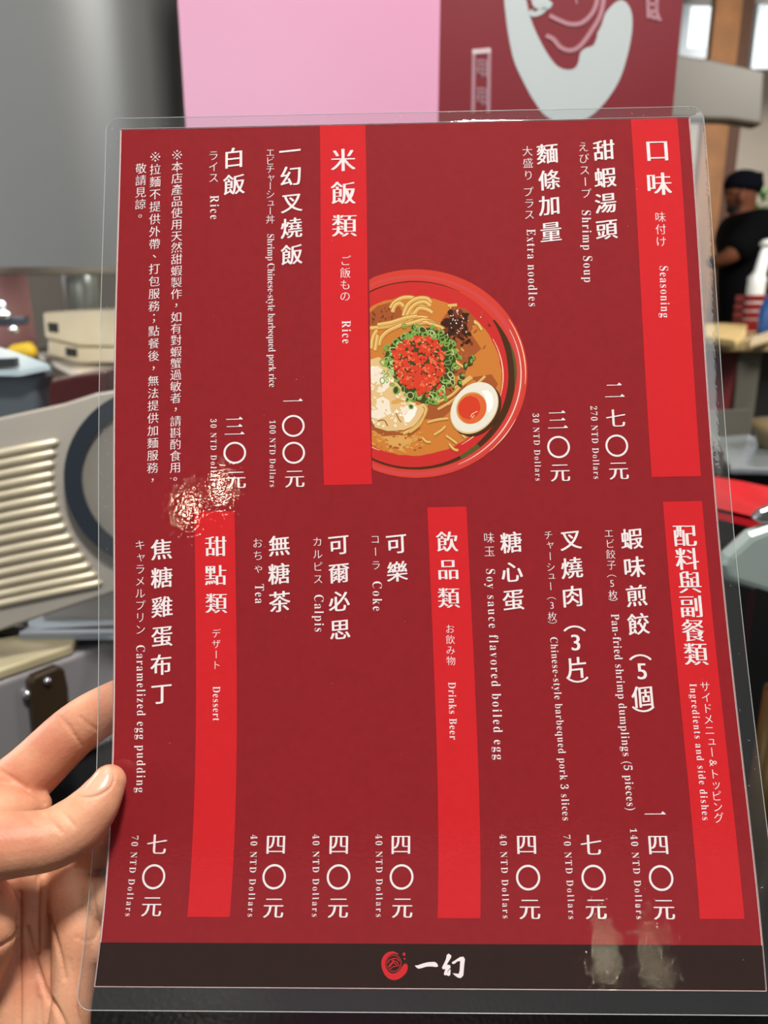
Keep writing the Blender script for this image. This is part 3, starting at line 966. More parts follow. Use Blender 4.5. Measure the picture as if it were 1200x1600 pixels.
# ------------------------------------------------------------------ the hand
def hp(px, py, d):                  # world point at camera depth d (m)
    return cam2w(np.array([[(px - 600) / F * d, (800 - py) / F * d, -d]]))[0]
def zs(px, py):                     # depth of the page there
    yc = py - float(slope(py)) * (px - 640)
    return float(depth(yc))
def skin_material():
    m = bpy.data.materials.new('skin'); m.use_nodes = True
    nt = m.node_tree; b = nt.nodes['Principled BSDF']
    b.inputs['Roughness'].default_value = 0.48
    b.inputs['Specular IOR Level'].default_value = 0.4
    b.inputs['Subsurface Weight'].default_value = 0.25
    b.inputs['Subsurface Radius'].default_value = (0.9, 0.35, 0.2)
    b.inputs['Subsurface Scale'].default_value = 0.004
    tc = nt.nodes.new('ShaderNodeTexCoord')
    n = nt.nodes.new('ShaderNodeTexNoise'); n.inputs['Scale'].default_value = 55; n.inputs['Detail'].default_value = 5
    r = nt.nodes.new('ShaderNodeValToRGB')
    r.color_ramp.elements[0].position = 0.32; r.color_ramp.elements[1].position = 0.68
    r.color_ramp.elements[0].color = lin((200, 130, 102)); r.color_ramp.elements[1].color = lin((222, 166, 132))
    nt.links.new(tc.outputs['Object'], n.inputs['Vector']); nt.links.new(n.outputs['Fac'], r.inputs['Fac'])
    nt.links.new(r.outputs['Color'], b.inputs['Base Color'])
    n2 = nt.nodes.new('ShaderNodeTexNoise'); n2.inputs['Scale'].default_value = 900; n2.inputs['Detail'].default_value = 3
    bp = nt.nodes.new('ShaderNodeBump'); bp.inputs['Strength'].default_value = 0.25; bp.inputs['Distance'].default_value = 0.0006
    nt.links.new(tc.outputs['Object'], n2.inputs['Vector']); nt.links.new(n2.outputs['Fac'], bp.inputs['Height'])
    nt.links.new(bp.outputs['Normal'], b.inputs['Normal'])
    return m
skin = skin_material()

def swept(chain, sub=10, seg=20):   # chain of (px, py, depth, radius mm): a round-ended, tapering limb
    a = np.array(chain, float)
    P = np.array([np.append(hp(x, y, d), r / 1000.0) for x, y, d, r in a])
    Q = smooth_path(P, sub)
    V, Fc = tube_data(Q[:, :3], list(Q[:, 3]), seg)
    out = [(V, Fc)]
    for q in (Q[0], Q[-1]):
        out.append(sphere_data(q[:3], q[3] * 0.998, 20, 12))
    return out
zA = lambda x, y, r: zs(x, y) + 0.0012 + r / 1000.0      # behind the page
zF = lambda x, y, r: zs(x, y) - 0.0012 - r / 1000.0      # in front of it
limbs = []
# index finger, passing behind the page
limbs += swept([(-90, 1330, .268, 14), (-30, 1272, .267, 12), (42, 1212, .268, 10.2), (118, 1140, .2695, 9.2), (178, 1102, zA(178, 1102, 8.3), 8.3), (250, 1072, zA(250, 1072, 7.6), 7.6), (310, 1052, zA(310, 1052, 6.6), 6.6)])
# thumb, pressing on the front
limbs += swept([(-110, 1345, .236, 12.5), (-30, 1326, .2345, 10.6), (30, 1319, .236, 9.6), (80, 1311, .2395, 9.3), (118, 1290, .2425, 9.2), (146, 1261, zF(146, 1261, 7.4), 7.9), (163, 1235, zF(163, 1235, 6.2), 6.5), (170, 1222, zF(170, 1222, 5.4), 5.6)])
# web between thumb and index
limbs += swept([(-80, 1290, .252, 14), (-10, 1272, .255, 10), (35, 1262, .259, 7), (60, 1258, .262, 4.5)])
# ball of the thumb
limbs += swept([(-110, 1400, .244, 16), (-45, 1425, .244, 13), (-20, 1448, .241, 9.6), (-26, 1490, .243, 8.5), (-50, 1540, .247, 9)])
# cupped palm with its ridges
limbs += swept([(22, 1380, .2625, 5.5), (20, 1470, .2575, 5), (17, 1560, .252, 4.6), (16, 1680, .248, 5)])
limbs += swept([(46, 1370, .2635, 5.5), (46, 1470, .2585, 5), (45, 1560, .2525, 4.6), (46, 1680, .248, 5)])
limbs += swept([(78, 1390, .264, 6), (78, 1480, .2585, 5), (78, 1570, .2525, 5), (78, 1680, .2485, 6)])
limbs += swept([(112, 1372, .2665, 8.4), (122, 1440, zA(122, 1440, 8.5), 8.5), (118, 1510, zA(118, 1510, 7.6), 7.6), (112, 1570, zA(112, 1570, 6.4), 6.4), (104, 1640, .2465, 7)])
# middle, ring and little finger curled out behind the page
limbs += swept([(60, 1350, .276, 11), (130, 1330, .272, 9), (200, 1300, zA(200, 1300, 8.2), 8.2), (290, 1270, zA(290, 1270, 7.8), 7.6), (350, 1258, zA(350, 1258, 7), 6.6)])
limbs += swept([(70, 1400, .274, 10), (160, 1405, zA(160, 1405, 7.8) + .002, 7.6), (240, 1388, zA(240, 1388, 7.4), 7.2), (320, 1370, zA(320, 1370, 7), 6.4)])
limbs += swept([(90, 1480, .268, 9), (150, 1480, zA(150, 1480, 7) + .003, 6.6), (220, 1470, zA(220, 1470, 6), 6.0), (280, 1462, zA(280, 1462, 5.6), 5.4)])
# body of the palm and wrist
limbs += swept([(20, 1290, .278, 12), (40, 1420, .279, 15), (45, 1540, .276, 17), (20, 1700, .272, 20), (-60, 1960, .275, 25), (-160, 2350, .29, 29)])
limbs += swept([(-60, 1330, .262, 17), (-50, 1440, .264, 18), (-50, 1560, .265, 20), (-50, 1720, .268, 24)])
V, Fc = merge(limbs)
hand_root = empty('person', hp(-60, 1900, .275), 'bare left hand of a person gripping the menu edge between thumb and fingers', 'person')
raw = link_mesh('raw_hand', V, Fc, skin)
md = raw.modifiers.new('remesh', 'REMESH'); md.mode = 'VOXEL'; md.voxel_size = 0.0007; md.adaptivity = 0
md = raw.modifiers.new('smooth', 'SMOOTH'); md.factor = 0.5; md.iterations = 7
dg = bpy.context.evaluated_depsgraph_get(); dg.update()
hm = bpy.data.meshes.new_from_object(raw.evaluated_get(dg))
bpy.data.objects.remove(raw)
nv = len(hm.vertices)
co = np.zeros(nv * 3); hm.vertices.foreach_get('co', co); co = co.reshape(-1, 3)
no = np.zeros(nv * 3); hm.vertices.foreach_get('normal', no); no = no.reshape(-1, 3)
cc = (co - CM[:3, 3]) @ CM[:3, :3]
pxv = 600 + F * cc[:, 0] / -cc[:, 2]; pyv = 800 - F * cc[:, 1] / -cc[:, 2]; dv = -cc[:, 2]
facing = ((CM[:3, 3] - co) * no).sum(1) > 0
disp = np.zeros(nv)
def crease(pts, amt, sig, d0, d1):              # skin folds, pressed in along the surface normal
    p = smooth_path(pts, 8)
    best = np.full(nv, 1e9)
    for a, b in zip(p[:-1], p[1:]):
        d = b - a; L2 = (d ** 2).sum() + 1e-9
        t = np.clip(((pxv - a[0]) * d[0] + (pyv - a[1]) * d[1]) / L2, 0, 1)
        best = np.minimum(best, np.hypot(pxv - a[0] - t * d[0], pyv - a[1] - t * d[1]))
    global disp
    disp -= np.where(facing & (dv > d0) & (dv < d1), amt / 1000.0 * np.exp(-(best / sig) ** 2), 0)
for q, a_, s_ in [([(92, 1118), (104, 1132), (118, 1152), (128, 1165)], .35, 2.4), ([(108, 1132), (116, 1148), (122, 1158)], .3, 2.2),
                  ([(124, 1120), (138, 1132), (150, 1140)], .35, 2.4), ([(100, 1130), (110, 1143), (118, 1150)], .2, 2),
                  ([(0, 1205), (25, 1220), (48, 1238), (70, 1255)], .6, 4)]:
    crease(q, a_, s_, .252, .30)
for q, a_, s_ in [([(58, 1268), (70, 1276), (84, 1287), (95, 1300)], .5, 2.4), ([(92, 1264), (103, 1275), (116, 1290)], .45, 2.2), ([(40, 1274), (50, 1284), (60, 1292)], .25, 2.2),
                  ([(78, 1262), (86, 1270)], .25, 2.2), ([(124, 1245), (143, 1246), (160, 1240), (172, 1231), (177.5, 1218), (176, 1202)], .4, 1.8)]:
    crease(q, a_, s_, .20, .2535)
for q, a_, s_ in [([(30, 1395), (30, 1500), (30, 1610)], 1.3, 3.2), ([(60, 1370), (58, 1450), (60, 1490)], .9, 2.8), ([(42, 1450), (55, 1500), (70, 1545), (90, 1580), (106, 1612)], 1.2, 3.6),
                  ([(76, 1432), (88, 1470), (96, 1500), (102, 1530)], .7, 2.8), ([(118, 1464), (136, 1470), (152, 1464)], .3, 2), ([(62, 1560), (66, 1620)], .4, 3),
                  ([(145, 1380), (146, 1410), (153, 1440)], .6, 3), ([(108, 1500), (120, 1540), (135, 1580)], .3, 3)]:
    crease(q, a_, s_, .235, .30)
co = co + no * disp[:, None]
hm.vertices.foreach_set('co', co.ravel())
hm.polygons.foreach_set('use_smooth', np.ones(len(hm.polygons), dtype=bool))
hm.materials.clear(); hm.materials.append(skin)
hm.update()
ho = bpy.data.objects.new('hand', hm); COL.objects.link(ho)
ho.parent = hand_root; ho.matrix_parent_inverse = Matrix.Translation(hand_root.location).inverted()
# thumb nail, laid over the thumb tip
bv = BVHTree.FromPolygons([Vector(c) for c in co], [tuple(p.vertices) for p in hm.polygons])
nail_out = smooth_path([(127, 1243), (135, 1229), (147, 1212), (158, 1201), (168, 1197), (174.5, 1203), (175, 1217), (170, 1230), (158, 1238), (142, 1243), (127, 1243)], 5)
ctr = nail_out.mean(0)
NV, NF = [], []
rings = 5
m_ = len(nail_out) - 1
for r_ in range(rings + 1):
    for k in range(m_):
        p = ctr + (nail_out[k] - ctr) * (1 - r_ / (rings + .3))
        d = Vector(ray(*p)).normalized()
        hit = bv.ray_cast(Vector(CM[:3, 3]), d)
        loc = hit[0] if hit[0] is not None and (hit[0] - Vector(CM[:3, 3])).length < .284 else None
        NV.append((loc, d, r_))
last = None
pts = []
for loc, d, r_ in NV:
    if loc is None:
        q = bv.find_nearest(Vector(CM[:3, 3]) + d * 0.277)
        loc = q[0]
    lift = 0.0001 + 0.00022 * min(1, r_ / 1.0)
    pts.append(loc - d * lift)
for r_ in range(rings):
    for k in range(m_):
        k2 = (k + 1) % m_
        NF.append((r_ * m_ + k, r_ * m_ + k2, (r_ + 1) * m_ + k2, (r_ + 1) * m_ + k))
NF.append(tuple(rings * m_ + k for k in range(m_)))
nail = link_mesh('thumb_nail', pts, NF, mat('nail', (232, 172, 146), 0.25, spec=0.5), ho, smooth=True)
nail.parent = ho; nail.matrix_parent_inverse = Matrix.Identity(4); nail.matrix_parent_inverse = ho.matrix_world.inverted() if False else Matrix.Translation(hand_root.location).inverted() @ Matrix.Translation(hand_root.location)

# ------------------------------------------------------------------ room
st = lambda o: tag(o, kind='structure')
st(box('floor', (-3.2, -6.6, -0.05), (4.2, 6.6, 0), mat('floor_tile', (92, 88, 84), 0.4, noise=.1, nscale=3)))
st(box('ceiling', (-3.2, -6.6, 2.95), (4.2, 6.6, 3.0), mat('ceiling_paint', (126, 122, 116), 0.85)))
wallm = mat('beige_wall', (196, 186, 172), 0.8, noise=.04, nscale=4)
st(box('wall_back', (-3.2, 6.5, 0), (4.2, 6.6, 2.95), wallm))
st(box('wall_left', (-3.3, -6.6, 0), (-3.2, 6.6, 2.95), wallm))
st(box('wall_right', (4.2, -6.6, 0), (4.3, 6.6, 2.95), wallm))

# windows in a partition behind the pillar
sky = bpy.data.materials.new('bright_sky'); sky.use_nodes = True
_nt = sky.node_tree; _nt.nodes.clear()
_e = _nt.nodes.new('ShaderNodeEmission'); _e.inputs[0].default_value = (0.92, 0.98, 1, 1); _e.inputs[1].default_value = 1.6
_o = _nt.nodes.new('ShaderNodeOutputMaterial'); _nt.links.new(_e.outputs[0], _o.inputs[0])
frame_m = mat('grey_window_frame', (120, 128, 134), 0.5)
YW = 5.4
def window(name, x0, x1, ybot):
    a = at(x0, ybot, YW); c = at(x1, ybot, YW)
    r = empty(name, ((a[0] + c[0]) / 2, YW, a[2]), None, None)
    r['kind'] = 'structure'
    box('window_pane', (a[0], YW + .02, a[2]), (c[0], YW + .03, 2.94), sky, r)
    box('window_frame', (a[0] - .05, YW - .02, a[2] - .06), (c[0] + .05, YW + .06, a[2]), frame_m, r)
    box('window_frame', (a[0] - .05, YW - .02, a[2]), (a[0], YW + .06, 2.94), frame_m, r)
    box('window_frame', (c[0], YW - .02, a[2]), (c[0] + .05, YW + .06, 2.94), frame_m, r)
    return r
window('window_1', 1072, 1106, 76)
window('window_2', 1186, 1290, 92)
YP = 4.6
wood = mat('warm_wood', (176, 120, 70), 0.5, noise=.18, nscale=9)
wood2 = mat('dark_wood', (96, 58, 34), 0.5, noise=.18, nscale=9)
a, c = at(1109, 100, YP), at(1150, 100, YP)
pil = empty('wooden_pillar', ((a[0] + c[0]) / 2, YP, 0), 'brown square wooden pillar rising beside the bright window behind the cook', 'pillar')
box('post', (a[0], YP, 0), (c[0], YP + .06, 2.95), wood, pil)
d_ = at(1170, 100, YP)
box('dark_edge', (c[0], YP + .01, 0), (d_[0], YP + .055, 2.95), wood2, pil)
# hanging grey duct
g1 = mat('grey_brown_panel', (82, 77, 69), 0.45, noise=.05, nscale=6)
hb = slab('hanging_duct', [(1040, 82), (1110, 92), (1196, 111), (1192, 196), (1140, 188), (1040, 186)], 2.6, .07, g1, bev=.01)
tag(hb, 'grey brown hanging duct crossing in front of the wooden pillar, upper right', 'duct')
# plant beyond the cook
pl = empty('potted_plant', (at(1196, 330, 5.0)[0], 5.0, 0), 'green leafy plant in a tall pale planter behind the cook', 'plant')
px0 = at(1200, 330, 5.0)
box('planter', (px0[0] - .16, 4.86, 0), (px0[0] + .16, 5.14, px0[2] - .08), mat('pale_planter', (190, 188, 180), .6), pl, .02)
rl = random.Random(3); lp = []
for _ in range(90):
    p = np.array([px0[0] + rl.gauss(0, .08), 5.0 + rl.gauss(0, .06), px0[2] + rl.gauss(0, .06) - .01])
    a_ = rl.uniform(0, 6.28); u = np.array([math.cos(a_), math.sin(a_), rl.uniform(-.2, .8)]) * .07
    w = np.array([-math.sin(a_), math.cos(a_), 0]) * .022
    k = len(lp)
    lp.append(([p, p + u * .5 + w, p + u, p + u * .5 - w], [(0, 1, 2, 3)]))
V, Fc = merge(lp)
link_mesh('leaves', V, Fc, mat('leaf_green', (84, 140, 72), .5, noise=.2), pl)

# ------------------------------------------------------------------ cook in dark clothes
def skinned(name, verts, edges, radii, m, parent, root=0, sub=2):
    me = bpy.data.meshes.new(name)
    me.from_pydata([tuple(v) for v in verts], edges, [])
    o = bpy.data.objects.new(name, me); COL.objects.link(o)
    o.modifiers.new('skin', 'SKIN')
    for i, r in enumerate(radii):
        me.skin_vertices[0].data[i].radius = r if isinstance(r, tuple) else (r, r)
        me.skin_vertices[0].data[i].use_root = (i == root)
    s = o.modifiers.new('sub', 'SUBSURF'); s.levels = sub; s.render_levels = sub
    dg = bpy.context.evaluated_depsgraph_get(); dg.update()
    m2 = bpy.data.meshes.new_from_object(o.evaluated_get(dg))
    bpy.data.objects.remove(o)
    m2.materials.clear(); m2.materials.append(m)
    m2.polygons.foreach_set('use_smooth', np.ones(len(m2.polygons), dtype=bool))
    o = bpy.data.objects.new(name, m2); COL.objects.link(o)
    if parent:
        o.parent = parent; o.matrix_parent_inverse = Matrix.Translation(parent.location).inverted()
    return o
YC = 3.9
def cp(px, py, dy=0.0):
    p = at(px, py, YC); return at(px, py, YC + dy)
hip = cp(1166, 500); hip[2] = 0.98
cook = empty('person', (hip[0], YC, 0), 'cook seen from the side in black shirt and black cap, head bowed, behind the counter', 'person')
dark_skin = mat('cook_skin', (108, 64, 44), .6, spec=.2)  # even brown skin colour of the cook
cloth = mat('black_cloth', (8, 8, 11), .9, spec=.1, noise=.2, nscale=40)
chest, neck, head0, head1 = cp(1163, 378), cp(1163, 338), cp(1158, 318), cp(1157, 288)
knees = [np.array([hip[0] - .02, YC + s * .1, .5]) for s in (-1, 1)]
feet = [np.array([hip[0], YC + s * .1, .05]) for s in (-1, 1)]
toes = [f + np.array([-.15, 0, -.01]) for f in feet]
sh = [chest + np.array([.0, s * .17, .06]) for s in (-1, 1)]
el = [cp(1142, 400, -.2), cp(1142, 400, .2)]
wr = [cp(1124, 408, -.16), cp(1124, 408, .16)]
hd = [cp(1108, 411, -.12), cp(1108, 411, .12)]
V = [hip, chest, neck, head0, head1] + knees + feet + toes + sh + el + wr + hd
ED = [(0, 1), (1, 2), (2, 3), (3, 4), (0, 5), (0, 6), (5, 7), (6, 8), (7, 9), (8, 10), (1, 11), (1, 12), (11, 13), (12, 14), (13, 15), (14, 16), (15, 17), (16, 18)]
RD = [.12, .12, .05, .07, .085, .075, .075, .05, .05, .035, .035, .055, .055, .042, .042, .03, .03, .035, .035]
body = skinned('body', V, ED, RD, dark_skin, cook)
# face details: nose, ear and fingers belong to the body; clothing over it
nose = cp(1141, 306)
V, Fc = merge([sphere_data(cp(1140, 307, -.005), (.02, .018, .022)), sphere_data(cp(1161, 306, -.085), (.02, .012, .03)), sphere_data(cp(1146, 300), (.04, .06, .03))])
link_mesh('face', V, Fc, dark_skin, cook, smooth=True)
V, Fc = merge([sphere_data(cp(1149, 326), (.04, .055, .026)), sphere_data(cp(1145, 323), (.026, .04, .02))])
link_mesh('beard', V, Fc, mat('beard_black', (20, 18, 18), .9), cook, smooth=True)
V, Fc = merge([tube_data([cp(1160, 298), cp(1162, 288), cp(1164, 276), cp(1166, 267)], [.084, .09, .078, .04], 20), tube_data([cp(1172, 299), cp(1177, 285), cp(1180, 270)], [.042, .046, .036], 14),
               tube_data([cp(1152, 296), cp(1141, 293)], [.06, .025], 12)])
link_mesh('cap', V, Fc, mat('navy_cap', (9, 11, 20), .9, spec=.1), cook, smooth=True)
shirt = skinned('shirt', [hip + np.array([0, 0, -.1]), hip + np.array([0, 0, .1]), chest + np.array([0, 0, -.05]), chest + np.array([.01, 0, .06]), sh[0], sh[1], el[0] + np.array([.0, 0, .0]), el[1] + np.array([.0, 0, .0]), cp(1170, 338)],
                [(0, 1), (1, 2), (2, 3), (3, 4), (3, 5), (4, 6), (5, 7), (3, 8)], [.135, .13, .14, .12, .09, .09, .07, .07, .085], cloth, cook, 0)
pants = skinned('trousers', [hip + np.array([0, 0, -.02])] + [k.copy() for k in knees] + [f + np.array([0, 0, .06]) for f in feet], [(0, 1), (0, 2), (1, 3), (2, 4)], [.14, .1, .1, .075, .075], cloth, cook, 0)

# ------------------------------------------------------------------ right side: service counter and what stands on it
maroon = mat('maroon_panel', (104, 36, 38), .45, noise=.08)
greyp = mat('dark_grey_metal', (104, 101, 92), .45, metal=.3)
tan = mat('tan_stone', (170, 148, 108), .35, noise=.18, nscale=14)
YK = 2.15
ct = at(1170, 548, YK)
kc = empty('service_counter', (ct[0], YK, 0), 'maroon service counter with tan stone top and grey corner post, right side', 'counter')
xl, xr = at(1085, 548, YK)[0], at(1166, 548, YK)[0]
zc = ct[2]
prism('counter_top', [(xl, YK - .05, zc), (xr + .03, YK - .05, zc), (xr + 1.0, YK + .25, zc), (xr + 1.0, YK + .75, zc), (xl, YK + .75, zc)], (0, 0, .035), tan, kc, .006)
prism('front_panel', [(xl + .01, YK, 0), (xr - .02, YK, 0), (xr - .02, YK, zc), (xl + .01, YK, zc)], (0, .55, 0), maroon, kc)
prism('corner_post', [(xr - .02, YK - .01, 0), (xr + .05, YK + .01, 0), (xr + .05, YK + .01, zc), (xr - .02, YK - .01, zc)], (0, .08, 0), greyp, kc, .004)
prism('side_panel', [(xr + .05, YK + .06, 0), (xr + .95, YK + .33, 0), (xr + .95, YK + .33, zc), (xr + .05, YK + .06, zc)], (0, .3, 0), mat('black_panel', (16, 15, 15), .5), kc)
zt = zc + .035
# red basket, blue bottle, white tap on the counter
red_b = mat('red_plastic', (106, 10, 15), .5, spec=.2)
p0 = at(1153, 474, YK + .42); p1 = at(1225, 474, YK + .35)
rb = empty('red_crate', ((p0[0] + p1[0]) / 2, YK + .4, zt), 'small red slatted plastic crate on the service counter behind the blue bottle', 'crate')
hgt = .115
box('crate_base', (p0[0], YK + .37, zt), (p1[0], YK + .45, zt + .012), red_b, rb)
for k in range(4):
    z = zt + .012 + k * .026
    box('slat', (p0[0], YK + .37, z), (p1[0], YK + .382, z + .02), red_b, rb, .003)
    box('slat', (p0[0], YK + .438, z), (p1[0], YK + .45, z + .02), red_b, rb, .003)
    box('slat', (p0[0], YK + .37, z), (p0[0] + .012, YK + .45, z + .02), mat('pinkish_red_plastic', (140, 44, 48), .4), rb, .003)
pb = at(1204, 490, YK + .16)
bl = mat('blue_plastic', (34, 92, 168), .35)
V, Fc = tube_data([(pb[0], YK + .14, zt), (pb[0], YK + .14, zt + .01), (pb[0], YK + .14, zt + .07), (pb[0], YK + .14, zt + .1), (pb[0], YK + .14, zt + .125)], [.036, .04, .04, .03, .014], 20)
bo = empty('blue_bottle', (pb[0], YK + .14, zt), 'rounded blue plastic bottle at the right edge of the service counter', 'bottle')
link_mesh('bottle_body', V, Fc, bl, bo, smooth=True)
V, Fc = tube_data([(pb[0], YK + .14, zt + .122), (pb[0], YK + .14, zt + .15)], [.016, .016], 14)
link_mesh('bottle_cap', V, Fc, mat('blue_cap', (24, 66, 130), .4), bo, smooth=True)
whitem = mat('white_enamel', (222, 226, 226), .35)
pt = at(1183, 436, YK + .62)
tp = empty('white_pump_stand', (pt[0], YK + .62, zt), 'white stand with flared foot and round head between the cook and the right frame edge', 'stand')
V, Fc = tube_data([(pt[0], YK + .62, zt), (pt[0], YK + .62, pt[2] - .02), (pt[0], YK + .62, pt[2]), (pt[0] + .005, YK + .62, pt[2] + .02), (pt[0] + .02, YK + .62, pt[2] + .1)], [.03, .03, .032, .02, .018], 14)
link_mesh('stem', V, Fc, whitem, tp, smooth=True)
V, Fc = sphere_data((pt[0] + .025, YK + .62, pt[2] + .115), (.03, .03, .016))
link_mesh('head', V, Fc, whitem, tp, smooth=True)
# pale chopping blocks on the counter top
pc0 = at(1140, 524, YK + .05)
tag(prism('wooden_board', [atz(x, y, zt + .02) for x, y in [(1100, 524), (1150, 532), (1164, 524), (1168, 506), (1130, 504), (1100, 506)]], (0, 0, -.019), mat('pale_wood', (206, 178, 120), .5, noise=.15, nscale=30), bev=.006), 'pale wooden board lying on the service counter beside the menu edge', 'board')
tag(prism('knife_rest', [atz(x, y, zt + .014) for x, y in [(1172, 536), (1215, 524), (1215, 512), (1172, 526)]], (0, 0, -.0135), mat('tan_bar', (196, 176, 140), .4), bev=.004), 'tan bar lying along the front edge of the service counter, far right', 'bar')

# nearer: red ledge, steel pan, silver dispenser, all on the black table
ZT = 0.75
black_top = mat('black_table_top', (7, 8, 9), .18, spec=.25, bump=.25, bscale=260)
tbl = empty('black_table', (0, .75, 0), 'glossy black table filling the space below the menu', 'table')
box('table_top', (-1.5, -.05, ZT - .04), (1.6, 1.24, ZT), black_top, tbl, .006)
for sx in (-1.42, 1.52):
    for sy in (.05, 1.16):
        box('leg', (sx - .03, sy - .03, 0), (sx + .03, sy + .03, ZT - .04), mat('black_leg', (18, 18, 18), .4), tbl)

redm = mat('red_lacquer', (206, 30, 40), .35, noise=.12, nscale=20)
YR = .80
q = [at(x, y, YR) for x, y in ((1060, 792), (1112, 796), (1150, 803), (1260, 822))]
tr = empty('red_tray', (q[2][0], YR + .1, ZT), 'red lacquered raised tray with pale front rim to the right of the menu', 'tray')
zr = at(1160, 806, YR)[2]
prism('tray_surface', [at(1060, 788, YR), at(1112, 792, YR), at(1160, 803, YR), at(1270, 828, YR), at(1270, 775, YR + .12), at(1160, 752, YR + .12), at(1112, 743, YR + .12), at(1060, 735, YR + .12)], (0, 0, -.012), redm, tr)
prism('front_rim', [at(1060, 788, YR), at(1112, 792, YR), at(1160, 803, YR), at(1270, 828, YR), at(1270, 835, YR), at(1160, 809, YR), at(1112, 798, YR), at(1060, 794, YR)], (0, .006, 0), mat('pale_rim', (186, 178, 168), .4), tr)
qa, qb = at(1060, 800, YR), at(1270, 840, YR)
box('tray_stand', (qa[0] + .01, YR + .03, ZT), (qb[0] - .01, YR + .11, qb[2] - .014), mat('black_stand', (14, 14, 15), .5), tr)
steel = mat('brushed_steel', (190, 196, 198), .3, metal=.9, bump=.1)
YS = .97
sp_ = empty('steel_pan', (at(1190, 735, YS)[0], YS, ZT), 'shallow crinkled steel pan behind the red tray at the right edge', 'pan')
zp = at(1190, 742, YS)[2]
x0, x1 = at(1140, 742, YS)[0], at(1290, 742, YS)[0]
prism('pan_floor', [(x0, YS, zp), (x1, YS, zp - .002), (x1, YS + .22, zp + .004), (x0 + .05, YS + .2, zp + .002)], (0, 0, .01), mat('pale_steel', (196, 206, 212), .25, metal=.7, bump=.6, bscale=60), sp_, .003)
prism('pan_wall', [(x0, YS + .2, zp), (x1, YS + .22, zp), (x1, YS + .23, zp + .05), (x0, YS + .21, zp + .05)], (0, .01, 0), greyp, sp_)
prism('pan_wall', [(x0 - .01, YS, zp), (x0 + .04, YS + .2, zp), (x0 + .04, YS + .2, zp + .045), (x0 - .01, YS, zp + .03)], (-.008, 0, 0), greyp, sp_)
box('pan_stand', (x0 + .02, YS + .05, ZT), (x1 - .02, YS + .18, zp), mat('black_stand', (14, 14, 15), .5), sp_)
bw = at(1222, 722, YS + .12)
V, Fc = tube_data([(bw[0], YS + .12, zp + .008), (bw[0], YS + .12, zp + .012), (bw[0], YS + .12, zp + .035), (bw[0], YS + .12, zp + .05)], [.024, .034, .044, .047], 24)
tag(link_mesh('tan_bowl', V, Fc, mat('tan_bowl', (150, 132, 96), .4), smooth=True), 'small tan bowl standing in the steel pan at the right edge', 'bowl')
# silver dispenser
YD = .62
dm = mat('satin_silver', (166, 182, 177), .34, metal=.2)
ds = empty('silver_holder', (at(1170, 900, YD)[0], YD + .05, ZT), 'satin silver slanted holder standing right of the menu under the red tray', 'holder')
prism('holder_body', [at(1128, 885, YD), at(1134, 868, YD), at(1172, 833, YD), at(1215, 818, YD), at(1270, 818, YD), at(1270, 960, YD), at(1200, 932, YD), at(1135, 912, YD)], (0, .016, 0), dm, ds, .008)
pz = at(1200, 930, YD)
box('holder_foot', (pz[0] - .01, YD + .001, ZT), (pz[0] + .06, YD + .015, pz[2] + .02), mat('black_foot', (12, 12, 13), .5), ds)
tag(slab('steel_clip', [(1176, 812), (1190, 798), (1210, 790), (1210, 818), (1190, 818)], YD + .003, .01, steel, bev=.003), 'small steel clip resting on top of the silver holder', 'clip')
# brass cylinder low at the right edge
bb = at(1206, 1105, .5)
V, Fc = tube_data([(bb[0] + .012, .5, ZT), (bb[0] + .012, .5, bb[2] + .012)], [.018, .018], 20)
tag(link_mesh('brass_cup', V, Fc, mat('dull_brass', (80, 62, 26), .35, metal=.6), smooth=True), 'dull brass cup in the dark at the lower right edge', 'cup')

# ------------------------------------------------------------------ sign box behind the menu
pinkm = mat('pink_sheen_panel', (230, 166, 198), .28, noise=.015, nscale=4)  # pink stands for light reflected off glossy red, put into the colour
redp = mat('sign_red', (126, 27, 39), .4, noise=.03, nscale=5)
whitep = mat('sign_white', (192, 201, 203), .45)
pinkp = mat('sign_pale_pink', (186, 134, 144), .45)
YB = .92
bc, bl_, br_ = at(686, 100, YB), at(286, 100, YB + .1), at(1058, 100, YB + .03)
sign = empty('sign_box', (bc[0], YB + .15, ZT), 'tall box behind the menu with pink-sheened side and dark red side bearing a white swirl', 'sign')
z1 = 1.78
cx, cy = bc[0], YB
lx, ly = at(284, 100, YB + .1)[:2]
rx_, ry_ = br_[0], YB + .03
prism('box_core', [(cx, cy + .006, ZT), (rx_, ry_ + .006, ZT), (rx_, ry_ + .3, ZT), (lx, ly + .25, ZT), (lx, ly + .006, ZT)], (0, 0, z1 - ZT), mat('sign_core', (90, 84, 82), .6), sign)
prism('pink_sheen_panel', [(lx, ly, ZT), (cx, cy, ZT), (cx, cy, z1), (lx, ly, z1)], (0, .005, 0), pinkm, sign)['label'] = 'side of the box, its bright sheen painted as pink'
prism('red_panel', [(cx, cy, ZT), (rx_, ry_, ZT), (rx_, ry_, z1), (cx, cy, z1)], (0, .005, 0), redp, sign)['label'] = 'dark red side with the white swirl emblem'
p0 = np.array([cx, cy, 1.2]); dirn = np.array([rx_ - cx, ry_ - cy, 0]); nn_ = np.array([dirn[1], -dirn[0], 0]); nn_ /= np.linalg.norm(nn_)
def place_sign(P, O):
    return np.array([onplane(x, y, p0 + nn_ * (.0006 + o / 1000.0), nn_) for (x, y), o in zip(P, O)])
k3 = 1200 / 340.0
z8 = lambda q: [(720 + x / k3, y / k3) for x, y in q]
b = Print()
inn = smooth_path(z8([(352, -200), (352, -60), (366, 20), (388, 110), (430, 210), (480, 300), (530, 362), (580, 384), (625, 378), (648, 345), (660, 290), (690, 265), (730, 250), (752, 200), (752, 185), (775, 140), (800, 70), (850, 15), (885, 0)]), 8)
